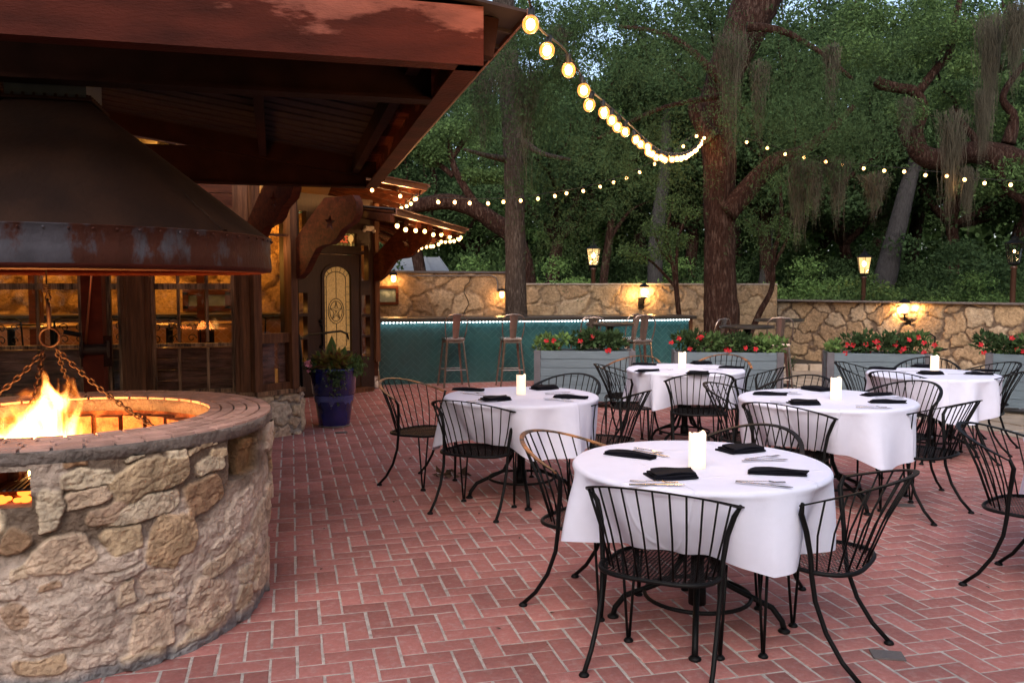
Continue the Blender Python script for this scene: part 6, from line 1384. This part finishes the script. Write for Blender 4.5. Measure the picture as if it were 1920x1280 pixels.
g=np.random.default_rng(501); N=120000; a=g.uniform(R(-15),R(58),N); d=g.uniform(21,40,N); P=np.stack([d*np.sin(a),d*np.cos(a),g.uniform(0,1,N)**1.2*(.8+(d-21)*.16)*(.4+1.1*vnoise(np.degrees(a)*.5,d*.3,12,3))],1)
tag(link('undergrowth',leaves(N,P,.20,'leaf',.5,8,(0,0,1))),'low tangled undergrowth on the ground beyond the walls','undergrowth',kind='stuff')
# ================================================================== SPANISH MOSS
def moss(px,py,d,w,h,label,n=620,seed=0):
    g=random.Random(seed*7+px); p=gd(px,py,d); W=w*d/1600;H=h*d/1600; mb=MB()
    for i in range(n):
        x=g.gauss(0,W*.36); y=g.gauss(0,W*.25); L=H*g.uniform(.35,1)*(1-min(.7,abs(x)/W)); k=6; q=[]; a=g.uniform(0,2*PI); ww=g.uniform(.0018,.005); z0_=-g.uniform(0,.45)*H*(1-min(1,abs(x)/W)); L*=g.uniform(.5,1)
        for j in range(k+1):
            t=j/k; x+=g.gauss(0,.020)-x*.10; y+=g.gauss(0,.020)-y*.08; z=z0_-L*t; e=ww*(1-.8*t); q+=[(x-math.cos(a)*e,y-math.sin(a)*e,z+.1*(1-abs(x)/W)),(x+math.cos(a)*e,y+math.sin(a)*e,z+.1*(1-abs(x)/W))]
        mb.add(q,[(2*j,2*j+1,2*j+3,2*j+2) for j in range(k)])
    tag(link('spanish_moss',mb.mesh('spanish_moss',mt['moss']),None,tuple(p)),label,'moss','hanging spanish moss')
for k,a in enumerate(((905,120,13.5,60,170,'grey moss hanging left of the left trunk, beside the canopy edge'),(985,130,12.5,60,190,'long grey moss hanging just right of the left trunk'),(940,90,14,50,120,'grey moss draped over the top of the left trunk'),(1045,60,12,40,90,'small grey moss tuft between the first large bulbs'),
    (1372,60,13,55,250,'long brown moss veil hanging in front of the thick trunk'),(1425,120,13,26,150,'narrow moss strand right of the thick trunk top'),(1500,300,13.4,46,170,'broad moss hanging at the end of the right limb, below the bulbs'),(1530,310,13,26,110,'narrow moss strand right of the broad hanging moss'),(1572,300,13,34,130,'tapering moss strand left of the middle of the right light string'),
    (1787,210,12.6,46,210,'longest pale moss beard hanging across the right light string'),(1860,30,13,50,230,'tall pale moss hanging near the top right corner'),(1905,10,12.5,36,170,'moss hanging at the top right edge of the photo'),(1640,330,14,50,90,'low faint moss under the middle of the right light string'),
    (1560,90,13,24,120,'thin moss strand high right of the thick trunk'),(1700,190,15,24,90,'moss on the gnarled oak beside its sawn stub'),(1845,170,15,30,150,'moss trailing over the gnarled oak main limb'),(1815,320,14,24,110,'thin moss under the gnarled oak limb'))): moss(*a,seed=k)
# ================================================================== FAR BUILDINGS
d=30; a=gd(752,512,d);b=gd(842,512,d); t=thing('outbuilding','small outbuilding with pale standing seam metal roof beyond the left wall','building',(a.x,a.y,0))
z0=gd(800,512,d).z; z1=gd(800,486,d).z; n=Vector((fw.x,fw.y,0)).normalized(); P=[Vector((a.x-2.5,a.y,z0)),Vector((b.x,b.y,z0)),Vector((b.x,b.y,z1+.1))+n*2.2-rt*.55,Vector((a.x-2.5,a.y,z1+.1))+n*2.2]
mb=MB(); roofsheet(mb,P,.05)
for i in range(8): q=i/7; mb.bar(P[0].lerp(P[1],q)+Vector((0,0,.06)),P[3].lerp(P[2],q)+Vector((0,0,.06)),.04,.04)
wpart('roof',mb,mt['zinc'],t); mb=MB(); mb.box(((P[0].x+P[1].x)/2,(P[0].y+P[1].y)/2+1.2,z0/2),(abs(P[1].x-P[0].x)-.2,2.,z0-.05),rz=-YAW); wpart('wall',mb,mt['barkgrey'],t)
d=27; a=gd(1532,560,d); t=thing('garden_shed','small blue grey shed beyond the wall, between shrubs','shed',(a.x,a.y,0),-YAW)
z1=gd(1532,532,d).z; w_=43*d/1600
m_=mat('blue_grey_boards',(.10,.15,.19),.6,var=.15)
mb=MB(); mb.box((0,0,z1/2),(w_,1,z1)); part('wall',mb,m_,t); mb=MB(); mb.box((0,0,z1+.04),(w_+.12,1.15,.07)); part('roof',mb,mt['slate'],t)
mb=MB(); mb.box((-w_*.08,-.52,z1*.48),(w_*.36,.03,z1*.85)); dd=part('door',mb,m_,t); mb=MB(); mb.ball((w_*.06,-.55,z1*.5),.03,6); part('handle',mb,mt['black'],dd)
